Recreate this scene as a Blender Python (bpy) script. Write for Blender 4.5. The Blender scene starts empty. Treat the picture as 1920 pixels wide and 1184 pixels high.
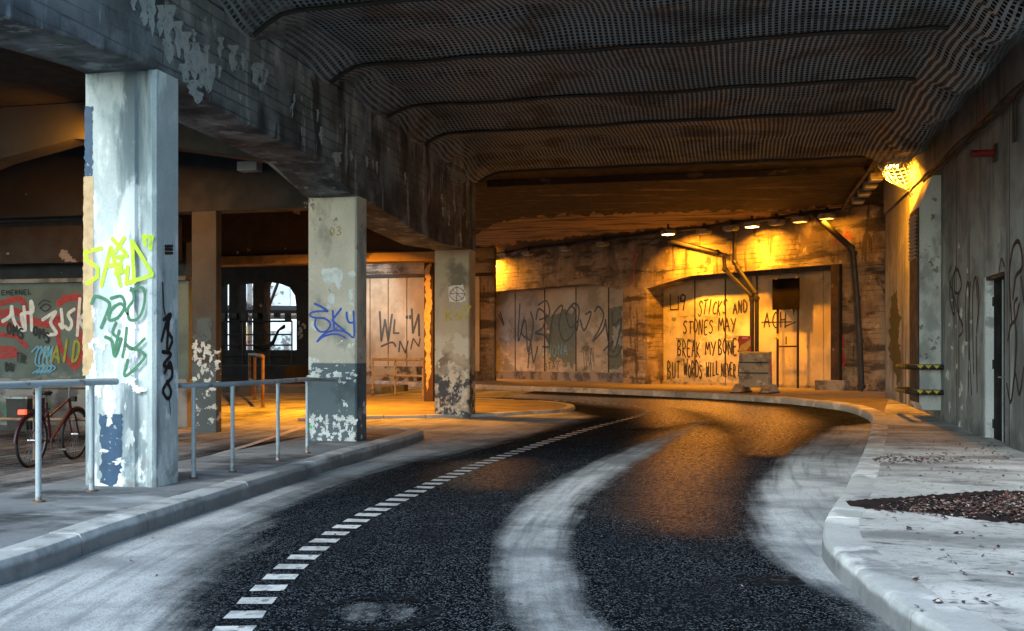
import bpy, math, random
from math import sin, cos, pi, radians, sqrt, atan, atan2
random.seed(7)
C = bpy.context.scene.collection
S = bpy.context.scene
# ---------------------------------------------------------------- camera, sky, sun, exposure
F = 1900.0; HZ = 665.0; CZ = 1.45; TH = atan(0.2232); CT, ST = cos(TH), sin(TH)
cam = bpy.data.objects.new('camera', bpy.data.cameras.new('camera')); C.objects.link(cam); S.camera = cam
cam.location = (0, 0, CZ); cam.rotation_euler = (radians(90), 0, TH)
cam.data.sensor_width = 36; cam.data.lens = F/1920*36; cam.data.shift_y = (HZ-592)/1920
cam.data.clip_start = 0.05; cam.data.clip_end = 2000
SUN_EL, SUN_AZ = radians(38), radians(200)          # behind the camera, high and veiled
w = bpy.data.worlds.new('World'); S.world = w; w.use_nodes = True
nt = w.node_tree; bg = nt.nodes['Background']
sky = nt.nodes.new('ShaderNodeTexSky'); sky.sky_type = 'NISHITA'; sky.sun_disc = False
sky.sun_elevation = SUN_EL; sky.sun_rotation = SUN_AZ; sky.dust_density = 1.0; sky.air_density = 1.0; sky.ozone_density = 0.7
vm = nt.nodes.new('ShaderNodeVectorMath'); vm.operation = 'MULTIPLY'; vm.inputs[1].default_value = (.90, 1.05, 1.0)   # thin veil of cloud
nt.links.new(sky.outputs[0], vm.inputs[0]); nt.links.new(vm.outputs[0], bg.inputs[0]); bg.inputs[1].default_value = 0.15
sun = bpy.data.objects.new('sun', bpy.data.lights.new('sun', 'SUN')); C.objects.link(sun)
sun.data.energy = 0.95; sun.data.angle = radians(14); sun.data.color = (1.0, 0.99, 0.97)
# direction to the sun, same convention as the sky texture
sd = (sin(SUN_AZ)*cos(SUN_EL), cos(SUN_AZ)*cos(SUN_EL), sin(SUN_EL))
from mathutils import Vector, noise as mnoise
sun.rotation_euler = Vector(sd).to_track_quat('Z', 'Y').to_euler()
S.view_settings.view_transform = 'Standard'; S.view_settings.look = 'None'
S.view_settings.exposure = 1.35; S.view_settings.gamma = 1.0
S.cycles.max_bounces = 8; S.cycles.diffuse_bounces = 5; S.cycles.sample_clamp_indirect = 4.0

# ---------------------------------------------------------------- surveying helpers
def ray(px, py):
    s = (px-960)/F; r = (HZ-py)/F
    return (s*CT-ST, s*ST+CT, r)
def sstep(a, b, v):
    t = max(0.0, min(1.0, (v-a)/(b-a))); return t*t*(3-2*t)
def g(y): return 0.2*sstep(13, 27, y)               # the street climbs slightly under the bridge
def on_z(px, py, dz=0.0):
    d = ray(px, py); t = 10.0
    for _ in range(40):
        t = (g(t*d[1])+dz-CZ)/d[2]
    return Vector((t*d[0], t*d[1], g(t*d[1])+dz))
def on_X(px, py, X):
    d = ray(px, py); t = X/d[0]; return Vector((X, t*d[1], CZ+t*d[2]))
def on_Y(px, py, Y):
    d = ray(px, py); t = Y/d[1]; return Vector((t*d[0], Y, CZ+t*d[2]))
# far wall frame: u runs along it from far left to near right, n comes out of it
FA = Vector((-10.87, 43.68, 0)); U = Vector((0.7757, -0.6311, 0)).normalized(); NN = Vector((-U.y*-1, -U.x, 0)) if False else Vector((-0.6311, -0.7757, 0)).normalized()
def fw(u, n, z): p = FA+U*u+NN*n; return Vector((p.x, p.y, z))
def on_F(px, py, n=0.0):
    d = Vector(ray(px, py)); o = FA+NN*n; k = o.dot(NN)/d.dot(NN)
    p = d*k; return ((p-FA).dot(U), CZ+d.z*k)

def cw(x, d, z): return Vector((x*CT-d*ST, x*ST+d*CT, z))
# ---------------------------------------------------------------- mesh builder
class MB:
    def __init__(s, fr=None): s.v = []; s.f = []; s.fr = fr
    def P(s, p): return Vector(s.fr(*p)) if s.fr else Vector(p)
    def add(s, vs, fs):
        b = len(s.v); s.v += [s.P(p) for p in vs]; s.f += [tuple(b+i for i in f) for f in fs]; return s
    def box(s, a, b, bev=0.0):
        x0, x1 = sorted((a[0], b[0])); y0, y1 = sorted((a[1], b[1])); z0, z1 = sorted((a[2], b[2]))
        if bev <= 0:
            return s.add([(x0,y0,z0),(x1,y0,z0),(x1,y1,z0),(x0,y1,z0),(x0,y0,z1),(x1,y0,z1),(x1,y1,z1),(x0,y1,z1)],
                  [(0,3,2,1),(4,5,6,7),(0,1,5,4),(1,2,6,5),(2,3,7,6),(3,0,4,7)])
        c = bev
        o = [(x0+c,y0),(x1-c,y0),(x1,y0+c),(x1,y1-c),(x1-c,y1),(x0+c,y1),(x0,y1-c),(x0,y0+c)]
        i = [(x0+c,y0+c),(x1-c,y0+c),(x1-c,y0+c),(x1-c,y1-c),(x1-c,y1-c),(x0+c,y1-c),(x0+c,y1-c),(x0+c,y0+c)]
        vs = [(p[0],p[1],z0) for p in i]+[(p[0],p[1],z0+c) for p in o]+[(p[0],p[1],z1-c) for p in o]+[(p[0],p[1],z1) for p in i]
        fs = [tuple(range(7,-1,-1)), tuple(range(24,32))]
        for k in range(3):
            for j in range(8): fs.append((k*8+j, k*8+(j+1)%8, (k+1)*8+(j+1)%8, (k+1)*8+j))
        return s.add(vs, fs)
    def prism(s, poly, axis, a, b):
        """poly of (p,q) extruded along axis 0/1/2 between a and b"""
        def mk(p, q, t): return [(t,p,q),(p,t,q),(p,q,t)][axis]
        n = len(poly); vs = [mk(p,q,a) for p,q in poly]+[mk(p,q,b) for p,q in poly]
        fs = [tuple(range(n)), tuple(range(2*n-1,n-1,-1))]+[(j,(j+1)%n,n+(j+1)%n,n+j) for j in range(n)]
        return s.add(vs, fs)
    def tube(s, path, r, n=10, closed=False, flat=None):
        pts = [s.P(p) for p in path]; m = len(pts); b = len(s.v); up = None
        for i, p in enumerate(pts):
            a = pts[(i-1) % m] if (closed or i) else p; c = pts[(i+1) % m] if (closed or i < m-1) else p
            t = (c-a).normalized()
            if up is None:
                up = Vector((0,0,1)) if abs(t.z) < .9 else Vector((1,0,0))
            x = t.cross(up).normalized(); y = x.cross(t).normalized(); up = y
            rr = r[i] if isinstance(r, (list, tuple)) else r
            for k in range(n):
                q = 2*pi*k/n; s.v.append(p+x*(cos(q)*rr)+y*(sin(q)*rr))
        for i in range(m if closed else m-1):
            for k in range(n):
                i2 = (i+1) % m
                s.f.append((b+i*n+k, b+i*n+(k+1)%n, b+i2*n+(k+1)%n, b+i2*n+k))
        if not closed:
            s.f.append(tuple(b+k for k in range(n-1,-1,-1))); s.f.append(tuple(b+(m-1)*n+k for k in range(n)))
        return s
    def grid(s, rows):
        m = len(rows[0]); vs = [p for r in rows for p in r]
        fs = [(i*m+j, i*m+j+1, (i+1)*m+j+1, (i+1)*m+j) for i in range(len(rows)-1) for j in range(m-1)]
        return s.add(vs, fs)
    def make(s, name, m, parent=None, smooth=False, bev=0.0):
        me = bpy.data.meshes.new(name)
        off = parent_loc(parent)
        me.from_pydata([tuple(p-off) for p in s.v], [], s.f); me.update()
        import bmesh as _b
        bm = _b.new(); bm.from_mesh(me); _b.ops.recalc_face_normals(bm, faces=bm.faces); bm.to_mesh(me); bm.free()
        o = bpy.data.objects.new(name, me); C.objects.link(o); me.materials.append(m)
        if smooth:
            for p in me.polygons: p.use_smooth = True
            if hasattr(me, 'set_sharp_from_angle'): me.set_sharp_from_angle(angle=radians(40))
        if bev:
            md = o.modifiers.new('bevel', 'BEVEL'); md.width = bev; md.segments = 2; md.limit_method = 'ANGLE'
        if parent: o.parent = parent
        return o
def parent_loc(p):
    off = Vector((0,0,0))
    while p: off += Vector(p.location); p = p.parent
    return off
def thing(name, label, cat, loc, group=None):
    o = bpy.data.objects.new(name, None); C.objects.link(o); o.location = loc; o.empty_display_size = .2
    o['label'] = label; o['category'] = cat
    if group: o['group'] = group
    return o
def tag(o, label, cat, group=None):
    o['label'] = label; o['category'] = cat
    if group: o['group'] = group
    return o
def struct(o): o['kind'] = 'structure'; return o
def dup(root, loc, label):
    r = root.copy(); C.objects.link(r); r.location = loc; r['label'] = label
    for ch in list(root.children):
        c = ch.copy(); C.objects.link(c); c.parent = r
    return r

# ---------------------------------------------------------------- materials
class G:
    def __init__(s, name):
        s.m = bpy.data.materials.new(name); s.m.use_nodes = True; s.t = s.m.node_tree
        s.b = s.t.nodes['Principled BSDF']; s.pos = s.n('ShaderNodeNewGeometry').outputs['Position']
    def n(s, t, **k):
        o = s.t.nodes.new(t)
        for a, b in k.items(): setattr(o, a, b)
        return o
    def l(s, a, b): s.t.links.new(a, b)
    def noise(s, scale=(1,1,1), sc=1.0, detail=5, rough=.55, seed=0, dist=0.0):
        mp = s.n('ShaderNodeMapping'); mp.inputs['Scale'].default_value = tuple(x*sc for x in scale); mp.inputs['Location'].default_value = (seed*13.7, seed*7.3, seed*3.1)
        s.l(s.pos, mp.inputs[0]); no = s.n('ShaderNodeTexNoise'); s.l(mp.outputs[0], no.inputs[0])
        no.inputs['Scale'].default_value = 1; no.inputs['Detail'].default_value = detail; no.inputs['Roughness'].default_value = rough; no.inputs['Distortion'].default_value = dist
        return no.outputs[0]
    def ramp(s, v, lo, hi, a=0.0, b=1.0):
        r = s.n('ShaderNodeMapRange', interpolation_type='SMOOTHSTEP'); s.l(v, r.inputs[0])
        for i, x in zip((1,2,3,4), (lo,hi,a,b)): r.inputs[i].default_value = x
        return r.outputs[0]
    def math(s, op, a, b):
        r = s.n('ShaderNodeMath', operation=op)
        for i, x in enumerate((a, b)):
            if isinstance(x, (int, float)): r.inputs[i].default_value = x
            else: s.l(x, r.inputs[i])
        return r.outputs[0]
    def mix(s, f, a, b):
        r = s.n('ShaderNodeMix', data_type='RGBA')
        if isinstance(f, (int, float)): r.inputs[0].default_value = f
        else: s.l(f, r.inputs[0])
        for i, x in ((6, a), (7, b)):
            if isinstance(x, tuple): r.inputs[i].default_value = (*x[:3], 1)
            else: s.l(x, r.inputs[i])
        return r.outputs[2]
    def z(s):
        r = s.n('ShaderNodeSeparateXYZ'); s.l(s.pos, r.inputs[0]); return r.outputs[2]
    def bump(s, h, strength=.4, dist=.01):
        b = s.n('ShaderNodeBump'); b.inputs['Strength'].default_value = strength; b.inputs['Distance'].default_value = dist
        s.l(h, b.inputs['Height']); s.l(b.outputs[0], s.b.inputs['Normal'])
def L(color, lo, hi, sc=1.0, scale=(1,1,1), detail=6, seed=0, amt=1.0, z=None, dist=0.0, rough=.6):
    return dict(color=color, lo=lo, hi=hi, sc=sc, scale=scale, detail=detail, seed=seed, amt=amt, z=z, dist=dist, rough=rough)
def surf(name, base, layers=(), rough=.85, bumps=((14,.5),(60,.3)), bstr=.5, bdist=.012, metal=0.0, boards=None, spec=.4):
    q = G(name); col = q.mix(0.0, base, base)
    # overall mottling
    m1 = q.noise(sc=1.3, detail=8, seed=3); dark = tuple(c*.62 for c in base)
    col = q.mix(q.ramp(m1, .35, .7, 0, .55), col, dark)
    m2 = q.noise(sc=38, detail=4, seed=5); col = q.mix(q.ramp(m2, .45, .75, 0, .35), col, tuple(c*.55 for c in base))
    for a in layers:
        v = q.ramp(q.noise(a['scale'], a['sc'], a['detail'], a['rough'], a['seed'], a['dist']), a['lo'], a['hi'], 0, a['amt'])
        if a['z']:
            zz = q.math('ADD', q.z(), q.math('MULTIPLY', q.math('SUBTRACT', q.noise(sc=3, seed=a['seed']+9), .5), a['z'][2] if len(a['z']) > 2 else .3))
            v = q.math('MULTIPLY', v, q.ramp(zz, a['z'][0], a['z'][1]))
        col = q.mix(v, col, a['color'])
    h = None
    for sc, wt in bumps:
        x = q.math('MULTIPLY', q.noise(sc=sc, detail=6, seed=1), wt); h = x if h is None else q.math('ADD', h, x)
    if boards and boards[0] == 'brick':
        sp = q.n('ShaderNodeSeparateXYZ'); q.l(q.pos, sp.inputs[0]); cb = q.n('ShaderNodeCombineXYZ'); q.l(sp.outputs[1], cb.inputs[0]); q.l(q.math('ADD', sp.outputs[2], q.math('MULTIPLY', q.noise(sc=2.5, seed=8), .05)), cb.inputs[1])
        bk_ = q.n('ShaderNodeTexBrick'); q.l(cb.outputs[0], bk_.inputs[0]); bk_.inputs['Scale'].default_value = 1; bk_.inputs['Brick Width'].default_value = .62; bk_.inputs['Row Height'].default_value = boards[1]; bk_.inputs['Mortar Size'].default_value = .011; bk_.inputs['Mortar Smooth'].default_value = .6
        bk_.inputs['Color1'].default_value = (1,1,1,1); bk_.inputs['Color2'].default_value = (.45,.45,.45,1); bk_.inputs['Mortar'].default_value = (.5,.5,.5,1)
        tone = q.n('ShaderNodeMix', data_type='RGBA', blend_type='MULTIPLY'); tone.inputs[0].default_value = .28; q.l(col, tone.inputs[6]); q.l(bk_.outputs[0], tone.inputs[7]); col = tone.outputs[2]
        ln = q.math('MULTIPLY', bk_.outputs[1], q.ramp(q.noise(sc=1.2, seed=6), .38, .55)); col = q.mix(q.math('MULTIPLY', ln, boards[2]), col, tuple(c*.18 for c in base)); h = q.math('SUBTRACT', h, q.math('MULTIPLY', ln, 1.2)); boards = None
    if boards:                                    # form board / course lines
        ax, step, dk = boards
        wv = q.math('FRACT', q.math('MULTIPLY', q.math('ADD', q.z(), q.math('MULTIPLY', q.noise(sc=1.2, seed=8), .03)), 1/step), 0)
        ln = q.ramp(wv, 0.0, .12, 1, 0); brk = q.ramp(q.noise(sc=2.2, seed=6), .4, .6)
        ln = q.math('MULTIPLY', ln, brk)
        col = q.mix(q.math('MULTIPLY', ln, dk), col, tuple(c*.35 for c in base)); h = q.math('SUBTRACT', h, q.math('MULTIPLY', ln, .8))
    q.l(col, q.b.inputs['Base Color']); q.bump(h, bstr, bdist)
    rr = q.ramp(q.noise(sc=4, detail=5, seed=2), .3, .7, max(0, rough-.15), min(1, rough+.1)); q.l(rr, q.b.inputs['Roughness'])
    q.b.inputs['Metallic'].default_value = metal; q.b.inputs['Specular IOR Level'].default_value = spec
    return q.m
def emis(name, color, s):
    q = G(name); q.b.inputs['Base Color'].default_value = (*color, 1); q.b.inputs['Emission Color'].default_value = (*color, 1); q.b.inputs['Emission Strength'].default_value = s
    return q.m
def paint(name, c, rough=.6, thin=0.0):
    q = G(name); n = q.noise(sc=9, detail=6, seed=4)
    q.l(q.mix(q.ramp(n, .35, .75, 0, .6), c, tuple(x*.45 for x in c)), q.b.inputs['Base Color'])
    q.b.inputs['Roughness'].default_value = rough
    if thin: q.l(q.ramp(q.noise(sc=24, detail=5, seed=11), .30, .30+thin, .12, .96), q.b.inputs['Alpha'])
    return q.m

V = (5, 5, .55)          # noise stretched into vertical runs
M = {}
M['p1'] = surf('pale_painted_concrete', (.52,.60,.62), [
    L((.17,.215,.24), .46, .62, .8, V, detail=4, seed=1, amt=.9), L((.70,.76,.77), .52, .62, 1.2, (3,3,1), seed=2, amt=.9),
    L((.13,.20,.26), .60, .67, 5, (1,1,.6), seed=3, amt=.75, z=(2.9,1.2,1.2)), L((.86,.9,.92), .54, .6, 3, (1,1,.5), seed=4, amt=.9, z=(2.4,1.6,.8)),
    L((.06,.08,.10), .58, .7, 2.2, (1,1,.7), seed=5, amt=.8, z=(3.7,4.3,.5)), L((.22,.21,.2), .5, .62, 7, seed=6, amt=.7, z=(.55,.15,.5))], rough=.75)
M['p2'] = surf('beige_grey_painted_concrete', (.68,.61,.51), [
    L((.24,.22,.18), .52, .72, 1.2, (2,2,1.2), seed=11, amt=.75), L((.10,.09,.08), .63, .68, 6, seed=12, amt=.7),
    L((.12,.155,.175), 0, .01, seed=13, z=(1.33,1.31,.02)), L((.07,.09,.105), .5, .68, 2.4, seed=14, amt=.7, z=(1.33,1.31,.02)),
    L((.72,.72,.70), .57, .60, 6, seed=15, z=(.75,.2,.4)), L((.72,.72,.70), .64, .66, 4.5, seed=16, z=(2.6,2.5,.5))], rough=.8)
M['p3'] = surf('scraped_painted_concrete', (.60,.50,.38), [
    L((.12,.10,.08), .5, .68, 1.6, seed=21, amt=.75), L((.66,.60,.50), .46, .50, 3.2, seed=22, amt=1, z=(2.05,1.75,.5)),
    L((.07,.08,.10), .44, .52, 4.5, (1,1,.8), seed=23, z=(1.25,.95,.3)), L((.55,.53,.5), .56, .6, 6, seed=24, z=(1.0,.7,.3))], rough=.8)
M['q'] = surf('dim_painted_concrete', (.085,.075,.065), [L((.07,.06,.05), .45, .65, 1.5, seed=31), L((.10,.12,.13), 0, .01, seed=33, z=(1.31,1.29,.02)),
    L((.6,.6,.58), .58, .61, 5, seed=34, z=(1.9,1.5,.4))], rough=.8)
M['beam'] = surf('sooty_board_marked_concrete', (.235,.26,.285), [
    L((.075,.082,.09), .42, .62, 1.0, (1.2,1.2,1.0), seed=41, amt=.9, z=(5.3,4.8,.6)), L((.46,.50,.53), .50, .64, 1.6, (1.5,1.5,1.0), seed=42, amt=.8, z=(4.7,5.1,.5)),
    L((.028,.031,.036), .50, .66, 1.1, (1.8,1.8,.55), detail=4, seed=44, amt=.9, rough=.5), L((.03,.032,.037), .38, .55, 1.6, seed=45, amt=.75, z=(4.6,4.0,.5)),
    L((.40,.44,.47), .58, .66, 1.5, (2.2,2.2,.45), detail=4, seed=43, amt=.6), L((.02,.022,.026), .66, .70, 3.0, (1,1,.5), detail=3, seed=47, amt=.8)],
    rough=.85, boards=('brick',.135,.45), bstr=1.0)
M['haunch'] = surf('grey_haunch_concrete', (.26,.25,.235), [L((.10,.10,.10), .45, .62, 1.5, seed=181, amt=.8)], rough=.85)
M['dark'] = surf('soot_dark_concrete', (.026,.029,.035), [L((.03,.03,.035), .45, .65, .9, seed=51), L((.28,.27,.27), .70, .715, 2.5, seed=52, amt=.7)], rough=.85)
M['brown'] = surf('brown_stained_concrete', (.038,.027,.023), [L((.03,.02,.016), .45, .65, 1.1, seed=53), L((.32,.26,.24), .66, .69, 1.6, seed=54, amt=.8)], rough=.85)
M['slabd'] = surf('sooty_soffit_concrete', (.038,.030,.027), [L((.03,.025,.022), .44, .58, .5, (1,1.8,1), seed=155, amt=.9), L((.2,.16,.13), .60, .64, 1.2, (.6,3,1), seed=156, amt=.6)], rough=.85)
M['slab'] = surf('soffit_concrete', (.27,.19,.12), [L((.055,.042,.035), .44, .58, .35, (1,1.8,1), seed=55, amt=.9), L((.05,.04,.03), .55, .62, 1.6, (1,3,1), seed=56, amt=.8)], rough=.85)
M['slabpale'] = surf('bare_lamplit_soffit', (.40,.30,.20), [L((.055,.042,.036), .46, .60, .9, (.6,2.5,1), seed=159, amt=.9), L((.25,.18,.12), .48, .6, .5, (1,2,1), seed=158, amt=.6)], rough=.85)  # soot-free patch, colour brightened to carry upward lamp light on the deck
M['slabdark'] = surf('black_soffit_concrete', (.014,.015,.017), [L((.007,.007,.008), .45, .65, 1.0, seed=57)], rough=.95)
M['rwall'] = surf('grey_wall_concrete', (.36,.385,.405), [
    L((.12,.125,.13), .44, .66, .6, (1.8,1.8,.5), detail=4, seed=61, amt=.9), L((.62,.64,.66), .57, .72, .8, (4,4,.6), seed=62, amt=.6, z=(3.8,2.6,1.0)),
    L((.05,.05,.055), .56, .70, .8, (3.5,3.5,.3), detail=3, seed=63, amt=.8), L((.16,.165,.17), .48, .6, 1.6, seed=66, amt=.6), L((.07,.07,.07), .35, .6, 3, seed=64, amt=.8, z=(.75,.1,.7)),
    L((.10,.10,.105), 0, .01, seed=65, amt=.55, z=(3.3,4.6,1.0))], rough=.82)
M['far'] = surf('flaking_wall_concrete', (.31,.26,.20), [
    L((.12,.095,.075), .45, .60, .8, (1.4,1.4,1), seed=71, amt=.85), L((.05,.042,.036), .58, .64, 1.8, seed=72, amt=.8, rough=.7),
    L((.50,.44,.35), .60, .66, 2.2, seed=73, amt=.6, rough=.7), L((.03,.026,.022), .60, .66, 1.2, (3,3,.4), seed=74, amt=.8), L((.05,.045,.04), .4, .6, .8, seed=75, amt=.7, z=(5.0,5.7,.5)), L((.035,.03,.027), .52, .62, 1.0, (.5,.5,2.6), seed=76, amt=.85), L((.04,.035,.03), .50, .60, 2.4, seed=77, amt=.8, z=(1.3,.5,.6))], rough=.85, bstr=.9, bdist=.03, boards=(2,.16,.5))
M['panel'] = surf('smudged_wall_panel', (.50,.47,.40), [
    L((.24,.235,.18), .45, .62, .7, (1,1,1.4), seed=81, amt=.85), L((.62,.62,.60), .54, .62, .9, (1,1,1.3), seed=82, amt=.8, z=(3.0,2.0,.6)),
    L((.10,.10,.07), .55, .70, 1.1, (1,1,1.8), seed=83, amt=.8, z=(3.4,2.8,.5)), L((.13,.11,.09), .5, .62, 3, seed=84, amt=.7, z=(1.1,.5,.4))], rough=.7, bstr=.2)
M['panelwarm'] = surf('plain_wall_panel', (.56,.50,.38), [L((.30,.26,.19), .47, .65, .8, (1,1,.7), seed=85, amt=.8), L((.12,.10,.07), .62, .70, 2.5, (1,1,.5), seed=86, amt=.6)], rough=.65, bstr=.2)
M['steelbrown'] = surf('rusty_brown_steel', (.065,.034,.02), [L((.02,.013,.010), .45, .6, 2, seed=91), L((.20,.11,.05), .62, .68, 4, seed=92)], rough=.7)
M['iron'] = surf('black_iron', (.022,.02,.02), [L((.09,.06,.04), .6, .68, 4, seed=93, amt=.6)], rough=.55, bstr=.2)
M['galv'] = surf('galvanised_rail_paint', (.42,.49,.54), [L((.16,.13,.11), .6, .66, 7, seed=94, amt=.8), L((.22,.16,.12), .5, .6, 8, seed=95, z=(.5,.15,.2))], rough=.5, bstr=.15, metal=.15)
M['railrust'] = surf('worn_tan_rail_paint', (.17,.11,.07), [L((.10,.05,.03), .52, .6, 9, seed=96)], rough=.6, bstr=.2)
M['railwhite'] = surf('worn_cream_rail_paint', (.62,.52,.38), [L((.2,.09,.04), .55, .6, 8, seed=97)], rough=.6, bstr=.2)
M['green'] = surf('grey_green_painted_wall', (.15,.20,.185), [L((.10,.13,.125), .45, .65, 1.2, seed=101), L((.28,.28,.27), .52, .6, 2, seed=102, z=(1.15,.95,.1))], rough=.8, bstr=.3)
M['base'] = surf('worn_grey_plinth', (.30,.29,.28), [L((.10,.10,.10), .47, .62, 2, seed=103)], rough=.85)
M['kerb'] = surf('granite_kerb_stone', (.44,.46,.47), [L((.16,.17,.18), .52, .66, 2.0, seed=111, amt=.75), L((.66,.68,.69), .52, .64, 1.5, seed=112, amt=.8), L((.10,.105,.11), 0, .01, seed=119, amt=.75, z=(.125,.085,.05))], rough=.75, bstr=.7)  # last layer darkens the foot: grime plus the face's shade put into the colour
M['walk'] = surf('worn_pavement', (.50,.515,.52), [L((.15,.155,.16), .46, .64, .55, (1,2.5,1), seed=113, amt=.85), L((.62,.635,.64), .50, .64, .8, seed=114, amt=.7), L((.08,.08,.08), .60, .68, 3.2, (1,2,1), seed=115, amt=.85), L((.17,.175,.18), .55, .64, 11, (1,1.6,1), seed=170, amt=.6), L((.10,.10,.105), .62, .66, 45, seed=171, amt=.8)], rough=.8, bumps=((40,.5),(150,.5)), bstr=.6)
M['walkdark'] = surf('dark_asphalt_footway', (.20,.215,.235), [L((.05,.055,.06), .47, .64, 1.0, seed=116), L((.40,.43,.46), .52, .68, .8, (1,2,1), seed=117, amt=.8)], rough=.8, bumps=((60,.5),(180,.5)), bstr=.6)
M['island'] = surf('sandy_asphalt', (.24,.22,.2), [L((.08,.07,.06), .5, .66, .8, (1,3,1), seed=118, amt=.8)], rough=.75, bumps=((60,.5),(180,.5)))
M['white_mark'] = surf('worn_road_paint', (.58,.60,.61), [L((.10,.11,.12), .56, .64, 16, seed=121, amt=.85), L((.25,.26,.27), .5, .6, 5, seed=182, amt=.7)], rough=.6, bstr=.2)
M['net'] = surf('grey_plastic_mesh', (.25,.30,.335), [L((.12,.13,.14), .5, .62, 1.2, seed=122)], rough=.6, bstr=.1)
M['duct'] = surf('pale_duct_sheet', (.58,.61,.63), [L((.26,.27,.28), .5, .64, 1.2, (2,2,1), seed=123, amt=.8), L((.07,.07,.07), .6, .66, 6, seed=124, amt=.7)], rough=.6, bstr=.2)
M['ductdark'] = surf('dark_duct_side', (.035,.037,.042), [], rough=.6)
M['lamp'] = surf('grey_lamp_housing', (.30,.29,.27), [L((.12,.10,.09), .5, .65, 4, seed=125)], rough=.6)
M['door'] = surf('black_door_paint', (.010,.011,.013), [L((.04,.04,.04), .60, .68, 2, (4,4,.5), detail=3, seed=126, amt=.7)], rough=.8, spec=.15)
M['jamb'] = surf('white_door_jamb', (.74,.77,.8), [L((.35,.35,.36), .55, .65, 3, seed=127)], rough=.6)
M['groundpatch'] = surf('dark_ground_patch', (.030,.022,.024), [L((.015,.012,.013), .5, .6, 4, seed=128)], rough=.9, spec=.1)
M['barr'] = surf('dirty_grey_plastic', (.33,.31,.27), [L((.13,.11,.09), .5, .62, 3, seed=129), L((.5,.46,.38), .56, .64, 5, seed=130)], rough=.6, bstr=.3)
M['blackboard'] = surf('dark_board', (.008,.006,.005), [], rough=.9, spec=.05)
M['bldg'] = surf('pale_outer_facade', (.80,.86,.88), [], rough=.7)
M['truss'] = surf('grey_bridge_steel', (.50,.55,.58), [L((.1,.1,.11), .5, .6, 2, seed=132)], rough=.6)
M['trussdark'] = surf('dark_bridge_steel', (.035,.035,.04), [], rough=.6)
for k, c in dict(lime=(.55,.78,.02), dgreen=(.05,.20,.11), gblack=(.012,.012,.015), blue=(.03,.10,.55), gold=(.45,.36,.14), yellow=(.62,.50,.04),
                 red=(.42,.03,.025), white=(.78,.80,.80), lblue=(.16,.42,.62), olive=(.34,.34,.03), pink=(.5,.06,.12), tan=(.58,.40,.22), navy=(.03,.08,.16),
                 brightgreen=(.02,.65,.18), ggrey=(.08,.10,.11), flake=(.74,.76,.76), mauve=(.16,.17,.15), moss=(.035,.05,.015), paleblue=(.40,.44,.46), smear=(.16,.19,.13)).items():
    M[k] = paint('paint_'+k, c, thin=.10 if k in ('lime','dgreen','gblack','navy','ggrey','red','moss','smear','mauve','paleblue','lblue') else 0)
M['rubber'] = surf('black_rubber', (.015,.015,.016), [], rough=.7)
M['chrome'] = surf('chrome', (.22,.23,.24), [], rough=.4, metal=.7, bstr=.02)
M['maroon'] = paint('maroon_enamel', (.045,.008,.016), rough=.3)
M['redlens'] = paint('red_lens', (.16,.012,.012), rough=.25)
M['yellowbar'] = paint('yellow_plastic', (.80,.52,.06), rough=.5)
M['redbar'] = paint('red_reflective', (.65,.05,.03), rough=.45)
M['galvbox'] = surf('zinc_box', (.55,.6,.62), [], rough=.5)
ORANGE = (1.0, .33, .012)
M['lens'] = emis('sodium_lens', (1.0, .50, .12), 14.0)
M['lensdim'] = emis('weak_sodium_lens', (1.0, .42, .08), 1.2)

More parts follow.
